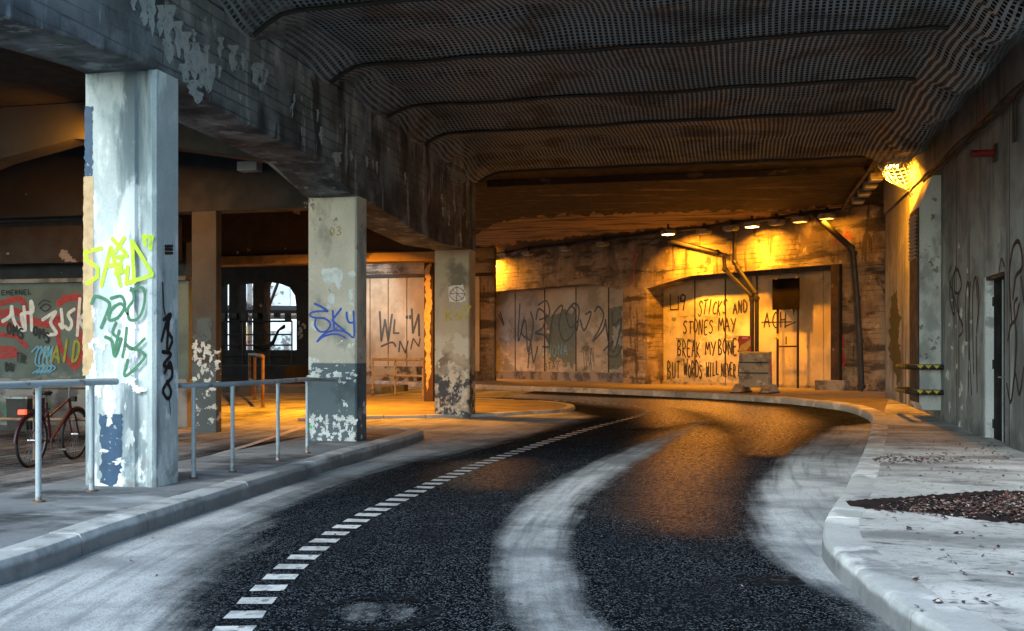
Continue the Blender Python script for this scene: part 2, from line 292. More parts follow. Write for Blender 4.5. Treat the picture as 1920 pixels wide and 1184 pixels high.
# asphalt with dust: attribute 'dust' holds where dust and worn aggregate lie
def asphalt():
    q = G('worn_asphalt'); at = q.n('ShaderNodeAttribute', attribute_name='dust').outputs['Fac']
    ln = q.n('ShaderNodeAttribute', attribute_name='lane').outputs['Vector']
    def lno(sc, detail, seed):
        mp = q.n('ShaderNodeMapping'); mp.inputs['Scale'].default_value = sc; mp.inputs['Location'].default_value = (seed, seed*2, 0); q.l(ln, mp.inputs[0]); no = q.n('ShaderNodeTexNoise'); q.l(mp.outputs[0], no.inputs[0])
        no.inputs['Scale'].default_value = 1; no.inputs['Detail'].default_value = detail; no.inputs['Roughness'].default_value = .6; return no.outputs[0]
    nn = q.math('MULTIPLY', q.math('SUBTRACT', q.noise((1,1,1), 1.5, 8, .68, 3), .5), .55)
    nf = q.math('ADD', q.math('MULTIPLY', q.math('SUBTRACT', lno((7,.35,1), 6, 3), .5), .75), q.math('MULTIPLY', q.math('SUBTRACT', q.noise(sc=9, detail=5, seed=4), .5), .3))
    d = q.ramp(q.math('ADD', q.math('ADD', at, nn), nf), .12, .95)
    streak = lno((11,.5,1), 5, 8)
    vo = q.n('ShaderNodeTexVoronoi'); mp = q.n('ShaderNodeMapping'); mp.inputs['Scale'].default_value = (105,105,105); q.l(q.pos, mp.inputs[0]); q.l(mp.outputs[0], vo.inputs[0]); vo.inputs['Scale'].default_value = 1
    sp = q.n('ShaderNodeSeparateColor'); q.l(vo.outputs['Color'], sp.inputs[0])
    grain = q.mix(q.ramp(sp.outputs[0], .70, 1.0), (.004,.005,.007), (.11,.13,.15))
    grain = q.mix(q.ramp(q.noise(sc=2.0, detail=5, seed=7), .4, .7, 0, .6), grain, (.010,.012,.015))
    dust = q.mix(q.ramp(q.noise((1,1,1), 1.1, 7, .6, 8), .35, .7), (.50,.525,.54), (.20,.215,.23))
    dust = q.mix(q.ramp(streak, .48, .72, 0, .6), dust, (.15,.16,.17))
    dust = q.mix(q.math('MULTIPLY', q.ramp(sp.outputs[1], .55, 1), .5), dust, (.14,.15,.165))
    col = q.mix(d, grain, dust); q.l(col, q.b.inputs['Base Color'])
    q.l(q.math('ADD', q.ramp(d, 0, 1, .17, .8), q.math('MULTIPLY', streak, .12)), q.b.inputs['Roughness'])
    hh = q.math('ADD', q.math('MULTIPLY', vo.outputs['Distance'], -1.0), q.math('MULTIPLY', q.noise(sc=160, detail=3), .5))
    b = q.n('ShaderNodeBump'); q.l(q.ramp(d, 0, 1, .38, .3), b.inputs['Strength']); b.inputs['Distance'].default_value = .006
    q.l(hh, b.inputs['Height']); q.l(b.outputs[0], q.b.inputs['Normal']); wt_ = q.n('ShaderNodeAttribute', attribute_name='polish').outputs['Fac']
    wv = q.math('MULTIPLY', q.ramp(q.math('ADD', wt_, q.math('MULTIPLY', q.math('SUBTRACT', streak, .5), .35)), 0.0, 1.1), q.ramp(q.noise((1,.5,1), 22, 4, .7, 12), .35, .6, .25, 1))
    q.b.inputs['Specular IOR Level'].default_value = 0.0
    gl = q.n('ShaderNodeBsdfGlossy'); gl.inputs['Color'].default_value = (1,1,1,1); gl.inputs['Roughness'].default_value = .24; q.l(b.outputs[0], gl.inputs['Normal'])
    fr_ = q.n('ShaderNodeFresnel'); fr_.inputs['IOR'].default_value = 1.22
    ms = q.n('ShaderNodeMixShader'); q.l(q.math('MULTIPLY', q.math('MULTIPLY', q.math('ADD', q.math('MULTIPLY', wv, 2.2), .03), q.math('SUBTRACT', 1.0, d)), fr_.outputs[0]), ms.inputs[0]); q.l(q.b.outputs[0], ms.inputs[1]); q.l(gl.outputs[0], ms.inputs[2])
    q.l(ms.outputs[0], q.t.nodes['Material Output'].inputs['Surface'])
    return q.m
M['road'] = asphalt()
M['tar'] = surf('black_tar', (.010,.011,.013), [L((.03,.033,.037), .5, .6, 30, seed=160)], rough=.95, spec=0.0)

# ---------------------------------------------------------------- ground
def seq(a, b, s):
    n = max(1, int(round((b-a)/s))); return [a+(b-a)*i/n for i in range(n)]
def seg_dist(p, a, b):
    ax, ay = a; bx, by = b; dx, dy = bx-ax, by-ay; L2 = dx*dx+dy*dy or 1e-9
    t = max(0, min(1, ((p[0]-ax)*dx+(p[1]-ay)*dy)/L2)); return sqrt((p[0]-ax-t*dx)**2+(p[1]-ay-t*dy)**2), t
def inside(p, poly):
    c = False; j = len(poly)-1
    for i in range(len(poly)):
        a, b = poly[i], poly[j]
        if (a[1] > p[1]) != (b[1] > p[1]) and p[0] < (b[0]-a[0])*(p[1]-a[1])/(b[1]-a[1])+a[0]: c = not c
        j = i
    return c
def gpt(px, py, dz=0.0): v = on_z(px, py, dz); return (v.x, v.y)
def sdf(p, poly):
    d = min(seg_dist(p, poly[i], poly[i-1])[0] for i in range(len(poly)))
    return d if inside(p, poly) else -d
def cr(pts, k=8, closed=False):
    """Catmull-Rom through points of any dimension"""
    out = []; n = len(pts)
    for i in range(n-1 if not closed else n):
        P = [pts[(i+j) % n] if closed else pts[max(0, min(n-1, i+j))] for j in (-1,0,1,2)]
        for s in range(k):
            t = s/k; out.append(tuple(.5*((2*b)+(c-a)*t+(2*a-5*b+4*c-d)*t*t+(3*b-a-3*c+d)*t**3) for a,b,c,d in zip(*P)))
    if not closed: out.append(tuple(pts[-1]))
    return out
dustL = [gpt(*p) for p in [(-500,1184),(-500,1000),(0,1050),(230,1000),(500,915),(700,850),(700,800),(690,776),(900,772),(1075,772),(1110,782),(1030,803),(880,843),(760,868),(640,905),(560,930),(500,960),(470,985),(440,1020),(385,1060),(350,1110),(330,1184),(300,1400),(-200,1400)]]
dustM = [(gpt(px,py), wd*.85) for px,py,wd in [(1150,1500,.22),(1090,1250,.24),(1035,1150,.26),(1000,1080,.28),(995,1010,.30),(1030,950,.34),(1085,905,.34),(1150,870,.32),(1225,835,.28),(1290,803,.26),(1325,786,.22)]]
dustR = [gpt(*p) for p in [(1900,1400),(1700,1250),(1600,1130),(1500,1090),(1445,1045),(1415,1000),(1405,950),(1430,900),(1475,850),(1560,800),(1700,790),(1760,850),(1750,950),(1750,1100),(2200,1400)]]
tipI = gpt(1000, 775)
ringc = gpt(705, 1150)
def dustf(x, y):
    p = (x, y); v = 0.0
    if y < 26 and -9 < x < 8:
        v = max(v, sstep(-.5, .6, sdf(p, dustL))*1.0)
        for i in range(len(dustM)-1):
            (a, wa), (b, wb) = dustM[i], dustM[i+1]; dd, t = seg_dist(p, a, b); wd = wa+(wb-wa)*t
            v = max(v, (1-sstep(wd*.3, wd*1.8, dd))*.72*(1-.7*sstep(15,23,y)))
        v = max(v, sstep(-.25, .4, sdf(p, dustR))*1.0)
        r = sqrt((x-ringc[0])**2+(y-ringc[1])**2)
        if r < .40: v = max(v*.5, .24*(1-sstep(.24,.33,r))) - .35*sstep(.25,.31,r)*(1-sstep(.35,.40,r))
    if x < -6.7: v = max(v, .42+.38*sstep(15,18,y)+.5*mnoise.noise(Vector((x*.9, y*.22, 4)))+.15*mnoise.noise(Vector((x*2.4, y*.8, 9))))
    return v
xs = seq(-260,-30,23)+seq(-30,-9,.7)+seq(-9,5,.1)+seq(5,12,.5)+seq(12,260,25)+[260]
ys = seq(-60,2,3)+seq(2,20,.1)+seq(20,30,.2)+seq(30,60,1)+seq(60,500,40)+[500]
mb = MB(); mb.grid([[(x, y, g(y)) for x in xs] for y in ys])
road = struct(mb.make('road', M['road']))
at = road.data.attributes.new('dust', 'FLOAT', 'POINT')
at.data.foreach_set('value', [dustf(x, y) for y in ys for x in xs])
polish = [[gpt(*p) for p in pl] for pl in ([(1195,960),(1215,880),(1240,820),(1300,800),(1345,815),(1330,860),(1290,920),(1270,990)],[(900,742),(1010,748),(1120,758),(1205,768),(1240,800),(1290,790),(1260,765),(1330,775),(1400,800),(1430,850),(1480,815),(1500,790),(1440,765),(1300,752),(1100,745),(950,738)],[(888,900),(905,870),(945,866),(950,885),(925,912)])]
def polishf(x, y):
    if not (-9 < x < 6 and 5 < y < 55): return 0.0
    return max(sstep(-1.0, .7, sdf((x, y), pl)) for pl in polish)
pa = road.data.attributes.new('polish', 'FLOAT', 'POINT')
pa.data.foreach_set('value', [polishf(x, y) for y in ys for x in xs])
clc = [Vector(gpt(*p)) for p in [(250,1500),(405,1225),(515,1093),(655,985),(850,891),(1010,834),(1165,789)]]; clc = [Vector(p) for p in cr([tuple(p) for p in clc], 4)]
def lane(x, y):
    if not (-9 < x < 5 and 1 < y < 27): return (x, y, 0)
    best = None; s0 = 0
    for a, b in zip(clc, clc[1:]):
        dd, t = seg_dist((x, y), a, b); L_ = (b-a).length
        if best is None or dd < best[0]: best = (dd*(1 if (b.x-a.x)*(y-a.y)-(b.y-a.y)*(x-a.x) < 0 else -1) if True else 0, s0+t*L_) if best is None or dd < abs(best[0]) else best
        elif dd < abs(best[0]): best = (dd*(1 if (b.x-a.x)*(y-a.y)-(b.y-a.y)*(x-a.x) < 0 else -1), s0+t*L_)
        s0 += L_
    return (best[0], best[1], 0)
la = road.data.attributes.new('lane', 'FLOAT_VECTOR', 'POINT')
la.data.foreach_set('vector', [c for y in ys for x in xs for c in lane(x, y)])

# kerbs: swept stones with open joints; returns inner edge
def resample(pts, step):
    out = [Vector(pts[0])]; acc = 0
    for a, b in zip(pts, pts[1:]):
        a = Vector(a); b = Vector(b); d = (b-a).length; t = step-acc
        while t <= d: out.append(a+(b-a)*(t/d)); t += step
        acc = d-(t-step)
    out.append(Vector(pts[-1])); return out
def kerb(name, line, h, wd, side, stone=1.0, z0=0.0):
    """line of (x,y) at the kerb foot; side=+1 puts the stone to the left of travel"""
    P = resample([(p[0], p[1]) for p in line], .125); n = len(P); m = MB(); inner = []
    def nor(i):
        t = (P[min(n-1,i+1)]-P[max(0,i-1)]).normalized(); return Vector((-t.y, t.x))*side
    prof = [(0,-.05),(.012,h-.035),(.03,h-.008),(.06,h),(wd,h),(wd,-.05)]
    per = int(stone/.125); i = 0
    while i < n-1:
        j = min(n-1, i+per); rows = []; jit = random.uniform(-.006,.006)
        for k in range(i, j+1):
            p = P[k].copy(); 
            if k == i: p = P[k]+(P[k+1]-P[k])*.07
            if k == j: p = P[k]+(P[k-1]-P[k])*.07
            nn = nor(k); wob = mnoise.noise(Vector((p.x*3, p.y*3, 1)))*.006
            rows.append([(p.x+nn.x*(q[0]+wob), p.y+nn.y*(q[0]+wob), g(p.y)+q[1]+(jit if q[1] > 0 else 0)+z0) for q in prof])
        m.grid(rows); b = len(m.v)-len(rows)*len(prof)
        m.f.append(tuple(b+q for q in range(len(prof)))); m.f.append(tuple(len(m.v)-1-q for q in range(len(prof)))); i = j
    for k in range(n): inner.append((P[k].x+nor(k).x*(wd-.01), P[k].y+nor(k).y*(wd-.01)))
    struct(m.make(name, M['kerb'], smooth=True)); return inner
def strip(name, a, b, h, mat, nx=10, skirt=False):
    N = max(len(a), 40)
    def rs(l):
        l = [Vector(p) for p in l]; d = [0]
        for p, q in zip(l, l[1:]): d.append(d[-1]+(q-p).length)
        out = []
        for i in range(N+1):
            t = d[-1]*i/N; k = 0
            while k < len(d)-2 and d[k+1] < t: k += 1
            f = (t-d[k])/max(1e-6, d[k+1]-d[k]); out.append(l[k]+(l[k+1]-l[k])*min(1, f))
        return out
    A, B = rs(a), rs(b); m = MB()
    m.grid([[(p.x+(q.x-p.x)*j/nx, p.y+(q.y-p.y)*j/nx, g(p.y+(q.y-p.y)*j/nx)+h) for j in range(nx+1)] for p, q in zip(A, B)])
    if skirt: m.grid([[(q.x,q.y,g(q.y)+h),(q.x,q.y,g(q.y)-.05)] for q in B])
    return struct(m.make(name, mat))
KH = .16
kr = [gpt(*p) for p in [(1900,1330),(1760,1235),(1680,1184),(1600,1113),(1557,1072),(1541,1045),(1541,1018),(1552,990),(1578,948),(1604,895),(1624,845),(1633,812),(1634,797),(1622,785),(1585,772),(1530,764),(1465,757),(1360,750),(1260,745),(1137,739),(1010,734),(896,730),(800,726),(700,722)]]
kr = cr(kr, 8)
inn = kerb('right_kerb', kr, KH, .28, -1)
wallline = [(3.75,1.0),(3.75,10),(3.75,20),(3.75,27.2),(4.6,30.9)]+[tuple(fw(u, -.9, 0))[:2] for u in (17,14,11,8,5,2,-2)]+[(-16,41.5)]
# match the far corner: split both lines at the bend so the quads stay regular
kb = min(range(len(inn)), key=lambda i: (Vector(inn[i])-Vector(gpt(1628,790))).length)
strip('right_pavement', inn[:kb+1], wallline[:4], KH-.003, M['walk'], 12)
strip('far_pavement', inn[kb:], wallline[3:], KH-.003, M['island'], 12)
# left pavement
kl = [gpt(*p) for p in [(-700,1290),(-300,1190),(0,1100),(100,1065),(230,1015),(370,967),(500,922),(640,875),(720,850),(772,834)]]
kl = cr(kl, 6)+[(-5.15,16.3),(-5.6,16.7),(-6.6,16.8)]
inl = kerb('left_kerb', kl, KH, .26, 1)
strip('left_pavement', inl, [(-6.62,-1),(-6.62,8),(-6.6,15),(-6.5,16.5)], KH-.003, M['walkdark'], 8, skirt=True)
# island around the third pillar
isl = [gpt(560,790),gpt(700,786),gpt(882,783),gpt(980,778),gpt(1050,774),gpt(1079,768),gpt(1065,761),gpt(1010,756),gpt(930,753),gpt(840,750),gpt(690,746)]
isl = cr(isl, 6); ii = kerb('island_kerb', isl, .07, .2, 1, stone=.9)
h = len(ii)//2; strip('traffic_island', ii[:h], list(reversed(ii[h:])), .067, M['island'], 10)

# dashed ladder line
cl = cr([gpt(*p) for p in [(405,1225),(450,1166),(515,1093),(585,1033),(655,985),(745,938),(850,891),(920,864),(1010,834),(1100,806),(1165,789),(1205,778),(1215,770),(1190,762),(1120,756),(1020,751),(900,748)]], 10)
cp = resample(cl, .04); m = MB(); per = 8
for i in range(0, len(cp)-5, per):
    a, b = cp[i], cp[min(len(cp)-1, i+4)]; t = (b-a).normalized(); nn = Vector((-t.y, t.x))
    # blocks are skewed like the worn marking
    wd = .105 if a.y < 16 else .105-.06*sstep(16, 24, a.y)
    if a.y > 27: continue
    def q(p, s): v = p+nn*(s*wd)+Vector((random.uniform(-.006,.006), random.uniform(-.006,.006))); return (v.x, v.y, g(v.y)+.004)
    m.add([q(a,-1), q(a,1), q(b,1), q(b,-1)], [(0,1,2,3)])
struct(m.make('road_marking', M['white_mark']))
# line on the side lane behind the pillars
m = MB(); a = Vector(gpt(300,884)); b = Vector(gpt(640,775)); ns = 20
m.grid([[(a.x+(b.x-a.x)*i/ns-.06+.0, a.y+(b.y-a.y)*i/ns, g(a.y+(b.y-a.y)*i/ns)+.004),(a.x+(b.x-a.x)*i/ns+.06, a.y+(b.y-a.y)*i/ns+.05, g(a.y+(b.y-a.y)*i/ns)+.004)] for i in range(ns+1)])
struct(m.make('side_lane_line', M['white_mark']))

# ---------------------------------------------------------------- drawing on surfaces
LET = {
'A':[[(0,0),(.45,1),(.9,0)],[(.15,.38),(.8,.4)]],'B':[[(.1,0),(.1,1),(.6,.95),(.7,.75),(.2,.52),(.75,.35),(.7,.05),(.1,0)]],
'C':[[(.8,.85),(.5,1),(.15,.75),(.1,.3),(.45,0),(.85,.15)]],'D':[[(.1,0),(.12,1),(.7,.8),(.85,.4),(.6,.05),(.1,0)]],
'E':[[(.8,1),(.1,.97),(.1,.02),(.8,0)],[(.1,.5),(.65,.52)]],'F':[[(.8,1),(.1,.97),(.1,0)],[(.1,.5),(.6,.52)]],
'H':[[(.1,0),(.1,1)],[(.8,0),(.8,1)],[(.1,.5),(.8,.5)]],'I':[[(.4,0),(.45,1)]],'K':[[(.1,0),(.1,1)],[(.8,1),(.12,.45),(.85,-.05)]],
'L':[[(.1,1),(.1,0),(.75,.02)]],'M':[[(0,0),(.12,1),(.45,.4),(.8,1),(.95,0)]],'N':[[(.1,0),(.1,1),(.8,0),(.8,1)]],
'O':[[(.45,1),(.1,.7),(.1,.3),(.45,0),(.8,.3),(.8,.7),(.45,1)]],'P':[[(.1,0),(.1,1),(.7,.9),(.7,.55),(.1,.45)]],
'R':[[(.1,0),(.1,1),(.7,.88),(.65,.55),(.12,.48),(.8,-.05)]],'S':[[(.8,.9),(.4,1),(.12,.75),(.6,.5),(.75,.2),(.4,0),(.05,.12)]],
'T':[[(.0,.95),(.9,1)],[(.45,1),(.42,0)]],'U':[[(.1,1),(.12,.1),(.5,0),(.8,.15),(.8,1)]],'V':[[(0,1),(.4,0),(.85,1)]],
'W':[[(0,1),(.2,0),(.48,.7),(.7,0),(.98,1)]],'Y':[[(0,1),(.4,.5)],[(.85,1),(.3,-.15)]],'0':[[(.45,1),(.1,.7),(.1,.3),(.45,0),(.8,.3),(.8,.7),(.45,1)]],
'3':[[(.1,.9),(.5,1),(.7,.8),(.35,.55),(.75,.3),(.45,0),(.05,.1)]],'9':[[(.7,.6),(.3,.5),(.1,.8),(.5,1),(.75,.75),(.55,0)]],' ':[], '"':[[(.2,1),(.25,.75)],[(.5,1),(.5,.75)]],
'X':[[(0,1),(.8,0)],[(.8,1),(0,0)]], 'G':[[(.8,.85),(.5,1),(.15,.75),(.1,.3),(.45,0),(.8,.2),(.8,.45),(.5,.45)]], 'Z':[[(.05,.95),(.8,1),(.1,0),(.85,.05)]]}
class Ink:
    """strokes given in photo coordinates and laid on a real surface: surf(px,py)->(point, normal)"""
    def __init__(s, surf): s.s = surf; s.m = MB(); s.k = 0
    def stroke(s, pts, wd, smooth=0, taper=False):
        if smooth: pts = cr(pts, smooth)
        P = []
        for p in pts: P.append(s.s(p[0], p[1]))
        for i in range(len(P)-1):
            (a, n), (b, _) = P[i], P[i+1]; d = b-a
            if d.length < 1e-4: continue
            d.normalize(); x = d.cross(n).normalized(); s.k += 1; off = n*(.004+(s.k % 24)*.00012)
            ww = wd*(1-.5*i/len(P)) if taper else wd
            e = d*(ww*.42); q = [a-x*ww/2-e*.3, a-e, a+x*ww/2-e*.3, b+x*ww/2+e*.3, b+e, b-x*ww/2+e*.3]
            bse = len(s.m.v); s.m.v += [v+off for v in q]; s.m.f.append(tuple(bse+j for j in range(6)))
        return s
    def text(s, t, x0, y0, x1, y1, h, wd, jit=.08, slant=0.0):
        """text whose baseline runs (x0,y0)->(x1,y1), h high in photo px"""
        n = len(t); cw = (x1-x0)/n
        for i, ch in enumerate(t):
            hh = h*random.uniform(.85,1.12); ox = random.uniform(-.06,.06)*cw; oy = random.uniform(-.08,.08)*h
            for st in LET.get(ch, []):
                pts = [(x0+cw*(i+.08+fx*.84)+ox+slant*fy*hh+random.uniform(-jit,jit)*cw*.5, y0+(y1-y0)*(i+.5)/n-fy*hh+oy+random.uniform(-jit,jit)*hh*.4) for fx, fy in st]
                s.stroke(pts, wd, 3 if len(pts) > 3 else 0)
        return s
    def blob(s, px, py, rx, ry, seed=0, rough=.5, n=40):
        """flake or patch with an irregular edge"""
        s.k += 1; c, nn = s.s(px, py); off = nn*(.0028+(s.k % 20)*.00008); b = len(s.m.v); s.m.v.append(c+off)
        for i in range(n):
            a = 2*pi*i/n; r = 1+rough*mnoise.fractal(Vector((cos(a)*1.6+seed*3.1, sin(a)*1.6+seed, seed*.7)), .7, 2.2, 4)
            p, _ = s.s(px+cos(a)*rx*r, py+sin(a)*ry*r); s.m.v.append(p+off)
        for i in range(n): s.m.f.append((b, b+1+i, b+1+(i+1) % n))
        return s
    def drip(s, px, py, w_, h_, seed=0):
        L_, R_ = [], []; n = 14
        for i in range(n+1):
            t = i/n; c = px+w_*.5*mnoise.noise(Vector((t*2.2, seed*3.3, 1))); hw = w_*(.5*(1-t)**.6+.16)*(1+.9*mnoise.noise(Vector((t*5, seed*1.7, 4))))
            if i == n: hw *= .3
            L_.append((c-hw, py+h_*t)); R_.append((c+hw*(1+.5*mnoise.noise(Vector((t*7, seed, 8)))), py+h_*t))
        return s.band(L_+R_[::-1], seed, 1.2)
    def band(s, pts, seed=0, rag=3.0):
        """ragged polygon given by its corners"""
        s.k += 1; out = []; n = len(pts)
        for i in range(n):
            a, b = pts[i], pts[(i+1) % n]; k = max(2, int(sqrt((a[0]-b[0])**2+(a[1]-b[1])**2)/4))
            for j in range(k):
                t = j/k; x = a[0]+(b[0]-a[0])*t; y = a[1]+(b[1]-a[1])*t
                out.append((x+rag*mnoise.noise(Vector((x*.12, y*.12, seed)))*1.5, y+rag*mnoise.noise(Vector((x*.12, y*.12, seed+5)))*1.5))
        import mathutils.geometry as mg
        P = [s.s(*p) for p in out]; off = P[0][1]*(.0025+(s.k % 20)*.00008)
        tri = mg.tessellate_polygon([[Vector((p[0], p[1], 0)) for p in out]]); b = len(s.m.v)
        s.m.v += [p[0]+off for p in P]; s.m.f += [tuple(b+i for i in t) for t in tri]
        return s
    def done(s, name, mat, parent, label=None):
        o = s.m.make(name, mat, parent)
        if label: o['label'] = label
        return o
def sX(X): return lambda px, py: (on_X(px, py, X), Vector((-1 if X > 0 else 1, 0, 0)))
def sY(Y): return lambda px, py: (on_Y(px, py, Y), Vector((0, -1, 0)))
def sF(n):
    def f(px, py): u, z = on_F(px, py, n); return fw(u, n, z), NN
    return f
def sG(px, py): return on_z(px, py, KH), Vector((0,0,1))

# ---------------------------------------------------------------- pillars of the colonnade
PX0, PX1 = -5.53, -6.29
def pillar(name, label, y0, dep, top, mat, fl):
    t = thing(name, label, 'pillar', ((PX0+PX1)/2, y0+dep/2, g(y0)), 'concrete pillars of the road side colonnade')
    m = MB(); nseg = 14; zs = [g(y0)-.05+(top-g(y0)+.05)*i/nseg for i in range(nseg+1)]
    if fl:   # recessed strip near the road corner like the first pillar
        o = [(PX1,y0),(PX0-.22,y0),(PX0-.20,y0+.035),(PX0-.10,y0+.035),(PX0-.08,y0),(PX0-.03,y0),(PX0,y0+.03),(PX0,y0+dep),(PX1,y0+dep)]
    else: o = [(PX1,y0),(PX0-.025,y0),(PX0,y0+.025),(PX0,y0+dep),(PX1,y0+dep)]
    m.prism(o, 2, g(y0)-.05, top)
    m.make('shaft', mat, t); return t
p1 = pillar('concrete_pillar', 'nearest pillar, blue white paint with lime and green graffiti, beside the pale handrail', 8.85, .42, 4.30, M['p1'], True)
p2 = pillar('concrete_pillar', 'middle pillar, beige over grey paint with a blue tag and peeling white flakes', 14.17, .42, 3.95, M['p2'], False)
p3 = pillar('concrete_pillar', 'third pillar, scraped white base and yellow tag, standing on the low traffic island', 20.65, .5, 3.8, M['p3'], False)
# --- marks on pillar 1
A = sY(8.85); B = sX(PX0)
Ink(A).band([(159,200),(174,200),(174,330),(159,328)],3,2.5).band([(186,778),(228,776),(230,870),(214,915),(190,905)],9,5).done('faded_blue_paint', M['navy'], p1)
Ink(A).band([(157,332),(175,330),(175,700),(155,705)],1,1.2).done('tan_patch', M['tan'], p1)
k = Ink(A)
for i in range(26): k.blob(random.uniform(165,262), random.choice([random.uniform(560,900), random.uniform(640,760)]), random.uniform(2,12), random.uniform(3,20), i, .9)
k.done('peeling_paint', M['flake'], p1)
k = Ink(A)
W1 = .042
for st in ([(191,466),(160,473),(163,488),(184,503),(183,520),(163,532)],[(208,464),(190,537)],[(208,464),(227,537)],[(199,500),(222,496)],[(211,448),(236,475)],[(234,446),(215,475)],[(220,483),(239,480)],[(229,482),(226,512)],[(217,514),(238,508)],[(248,452),(252,530)],[(248,452),(286,514)],[(286,516),(236,532)],[(269,443),(287,446)],[(271,444),(273,460)],[(285,447),(282,468)],[(240,500),(238,528)]): k.stroke(st, W1)
k.done('graffiti', M['lime'], p1, 'lime green spray tag')
k = Ink(A)
k.stroke([(172,570),(180,556),(205,568),(200,590),(190,615)],.034,5).stroke([(208,560),(228,556),(234,575),(222,595),(205,600),(210,580),(228,570),(240,590)],.03,5)
k.stroke([(245,545),(268,540),(272,565),(262,595),(244,600),(240,580),(252,560),(246,540)],.03,5).stroke([(218,605),(212,625),(226,640),(214,665),(224,620)],.03,5)
k.stroke([(198,632),(210,640),(216,668),(228,635)],.034,4).stroke([(238,615),(234,650),(230,670)],.03,4).stroke([(272,635),(250,655),(236,645)],.03,4).stroke([(240,650),(272,665),(255,690),(234,705),(240,675)],.03,5)
k.done('graffiti', M['dgreen'], p1, 'dark green curly tag')
k = Ink(B)
k.stroke([(304,530),(306,575),(309,590)],.025).stroke([(306,600),(320,590),(312,615),(322,635)],.042,4).stroke([(302,640),(316,590),(312,660),(322,640)],.042,3)
k.stroke([(304,660),(320,665),(306,685),(322,690)],.042,4).stroke([(308,700),(318,680),(322,705),(310,722),(305,735),(314,748),(320,735),(312,715)],.042,5).stroke([(316,745),(319,778)],.012)
k.stroke([(309,462),(323,462)],.03).stroke([(309,468),(323,468)],.03).stroke([(309,475),(323,475)],.03)
k.done('graffiti', M['gblack'], p1, 'black tag running down the road side')
# --- pillar 2
A = sY(14.17); B = sX(PX0)
k = Ink(A); k.text('03', 616, 442, 644, 441, 17, .02); k.done('graffiti', M['gold'], p2, 'small ochre number 03')
k = Ink(A)
k.stroke([(590,570),(602,575),(615,584)],.034).stroke([(615,584),(598,584),(586,586),(581,591),(590,596),(608,597)],.03,4).stroke([(608,597),(618,604),(619,612),(612,621),(600,622),(591,611),(592,599)],.03,5)
k.stroke([(624,583),(625,600),(627,620)],.034).stroke([(640,579),(623,601),(633,610),(646,620)],.032)
k.stroke([(650,586),(651,597),(655,605),(663,605)],.032,3).stroke([(663,584),(664,610),(663,633),(650,624),(636,620),(618,622),(604,630),(595,641)],.03,4).stroke([(595,641),(606,632),(622,627),(636,628),(648,634)],.028,4)
k.done('graffiti', M['blue'], p2, 'blue spray tag reading SKY')
k = Ink(A)
k.band([(604,506),(640,504),(645,520),(636,545),(628,530),(612,535),(606,525)],2,5).blob(660,514,7,5,3).blob(658,552,4,10,4).blob(621,560,7,10,5).blob(617,575,4,5,6)
for i in range(30): k.blob(random.uniform(582,668), random.uniform(690,720), random.uniform(1,4), random.uniform(1,3), i+20, .9)
k.blob(588,704,11,7,7,.8).blob(633,702,8,6,8,.8).blob(598,696,6,3,9)
for i in range(70):
    y = random.uniform(780,836); k.blob(random.uniform(582,668), y, random.uniform(1.5,5), random.uniform(1.5,6), i+60, .9)
k.done('peeling_paint', M['flake'], p2)
Ink(A).blob(584,803,5,7,3).done('green_splash', M['brightgreen'], p2)
k = Ink(B); k.blob(677,465,4,22,4,.8).blob(679,495,3,18,5,.8).blob(676,440,3,10,6,.8); k.done('peeling_paint', M['paleblue'], p2)
# --- pillar 3
A = sY(20.65)
k = Ink(A); k.band([(841,537),(868,535),(873,548),(872,566),(842,567)],4,2)
k.done('peeling_paint', M['white'], p3)
k = Ink(A); k.k = 30
s2 = lambda px, py: (on_Y(px, py, 20.647), Vector((0,-1,0)))
k.s = s2
k.stroke([(845,548),(856,539),(870,547),(868,560),(854,564),(844,556),(845,548)],.016,4).stroke([(844,551),(872,551)],.014).stroke([(857,537),(856,566)],.014).stroke([(848,543),(866,560)],.012)
k.done('graffiti', M['red'], p3, 'small red scribble on a white patch')
k = Ink(A); k.stroke([(836,580),(837,603)],.035).stroke([(847,584),(838,593),(848,601)],.03).stroke([(851,595),(857,588),(860,600)],.025).stroke([(862,586),(862,600)],.028).stroke([(866,598),(868,582),(878,572),(883,576)],.028).stroke([(872,598),(882,574)],.025)
k.done('graffiti', M['yellow'], p3, 'yellow spray tag')

# ---------------------------------------------------------------- long beam over the colonnade
bt = thing('concrete_beam', 'long sooty board marked beam with pale streaks carried by the three pillars', 'beam', (-5.9, 14, 4))
prof = [(4.0,4.02),(6.9,4.06),(8.6,4.22),(9.4,4.22),(10.3,4.12),(13.0,4.08),(14.0,3.80),(14.75,3.80),(17.0,3.62),(18.6,3.56),(20.3,3.66),(21.2,3.66),(21.2,5.24),(4.0,5.24)]
m = MB(); m.prism(prof, 0, PX0+.003, PX1-.01); m.make('girder', M['beam'], bt, bev=.02)
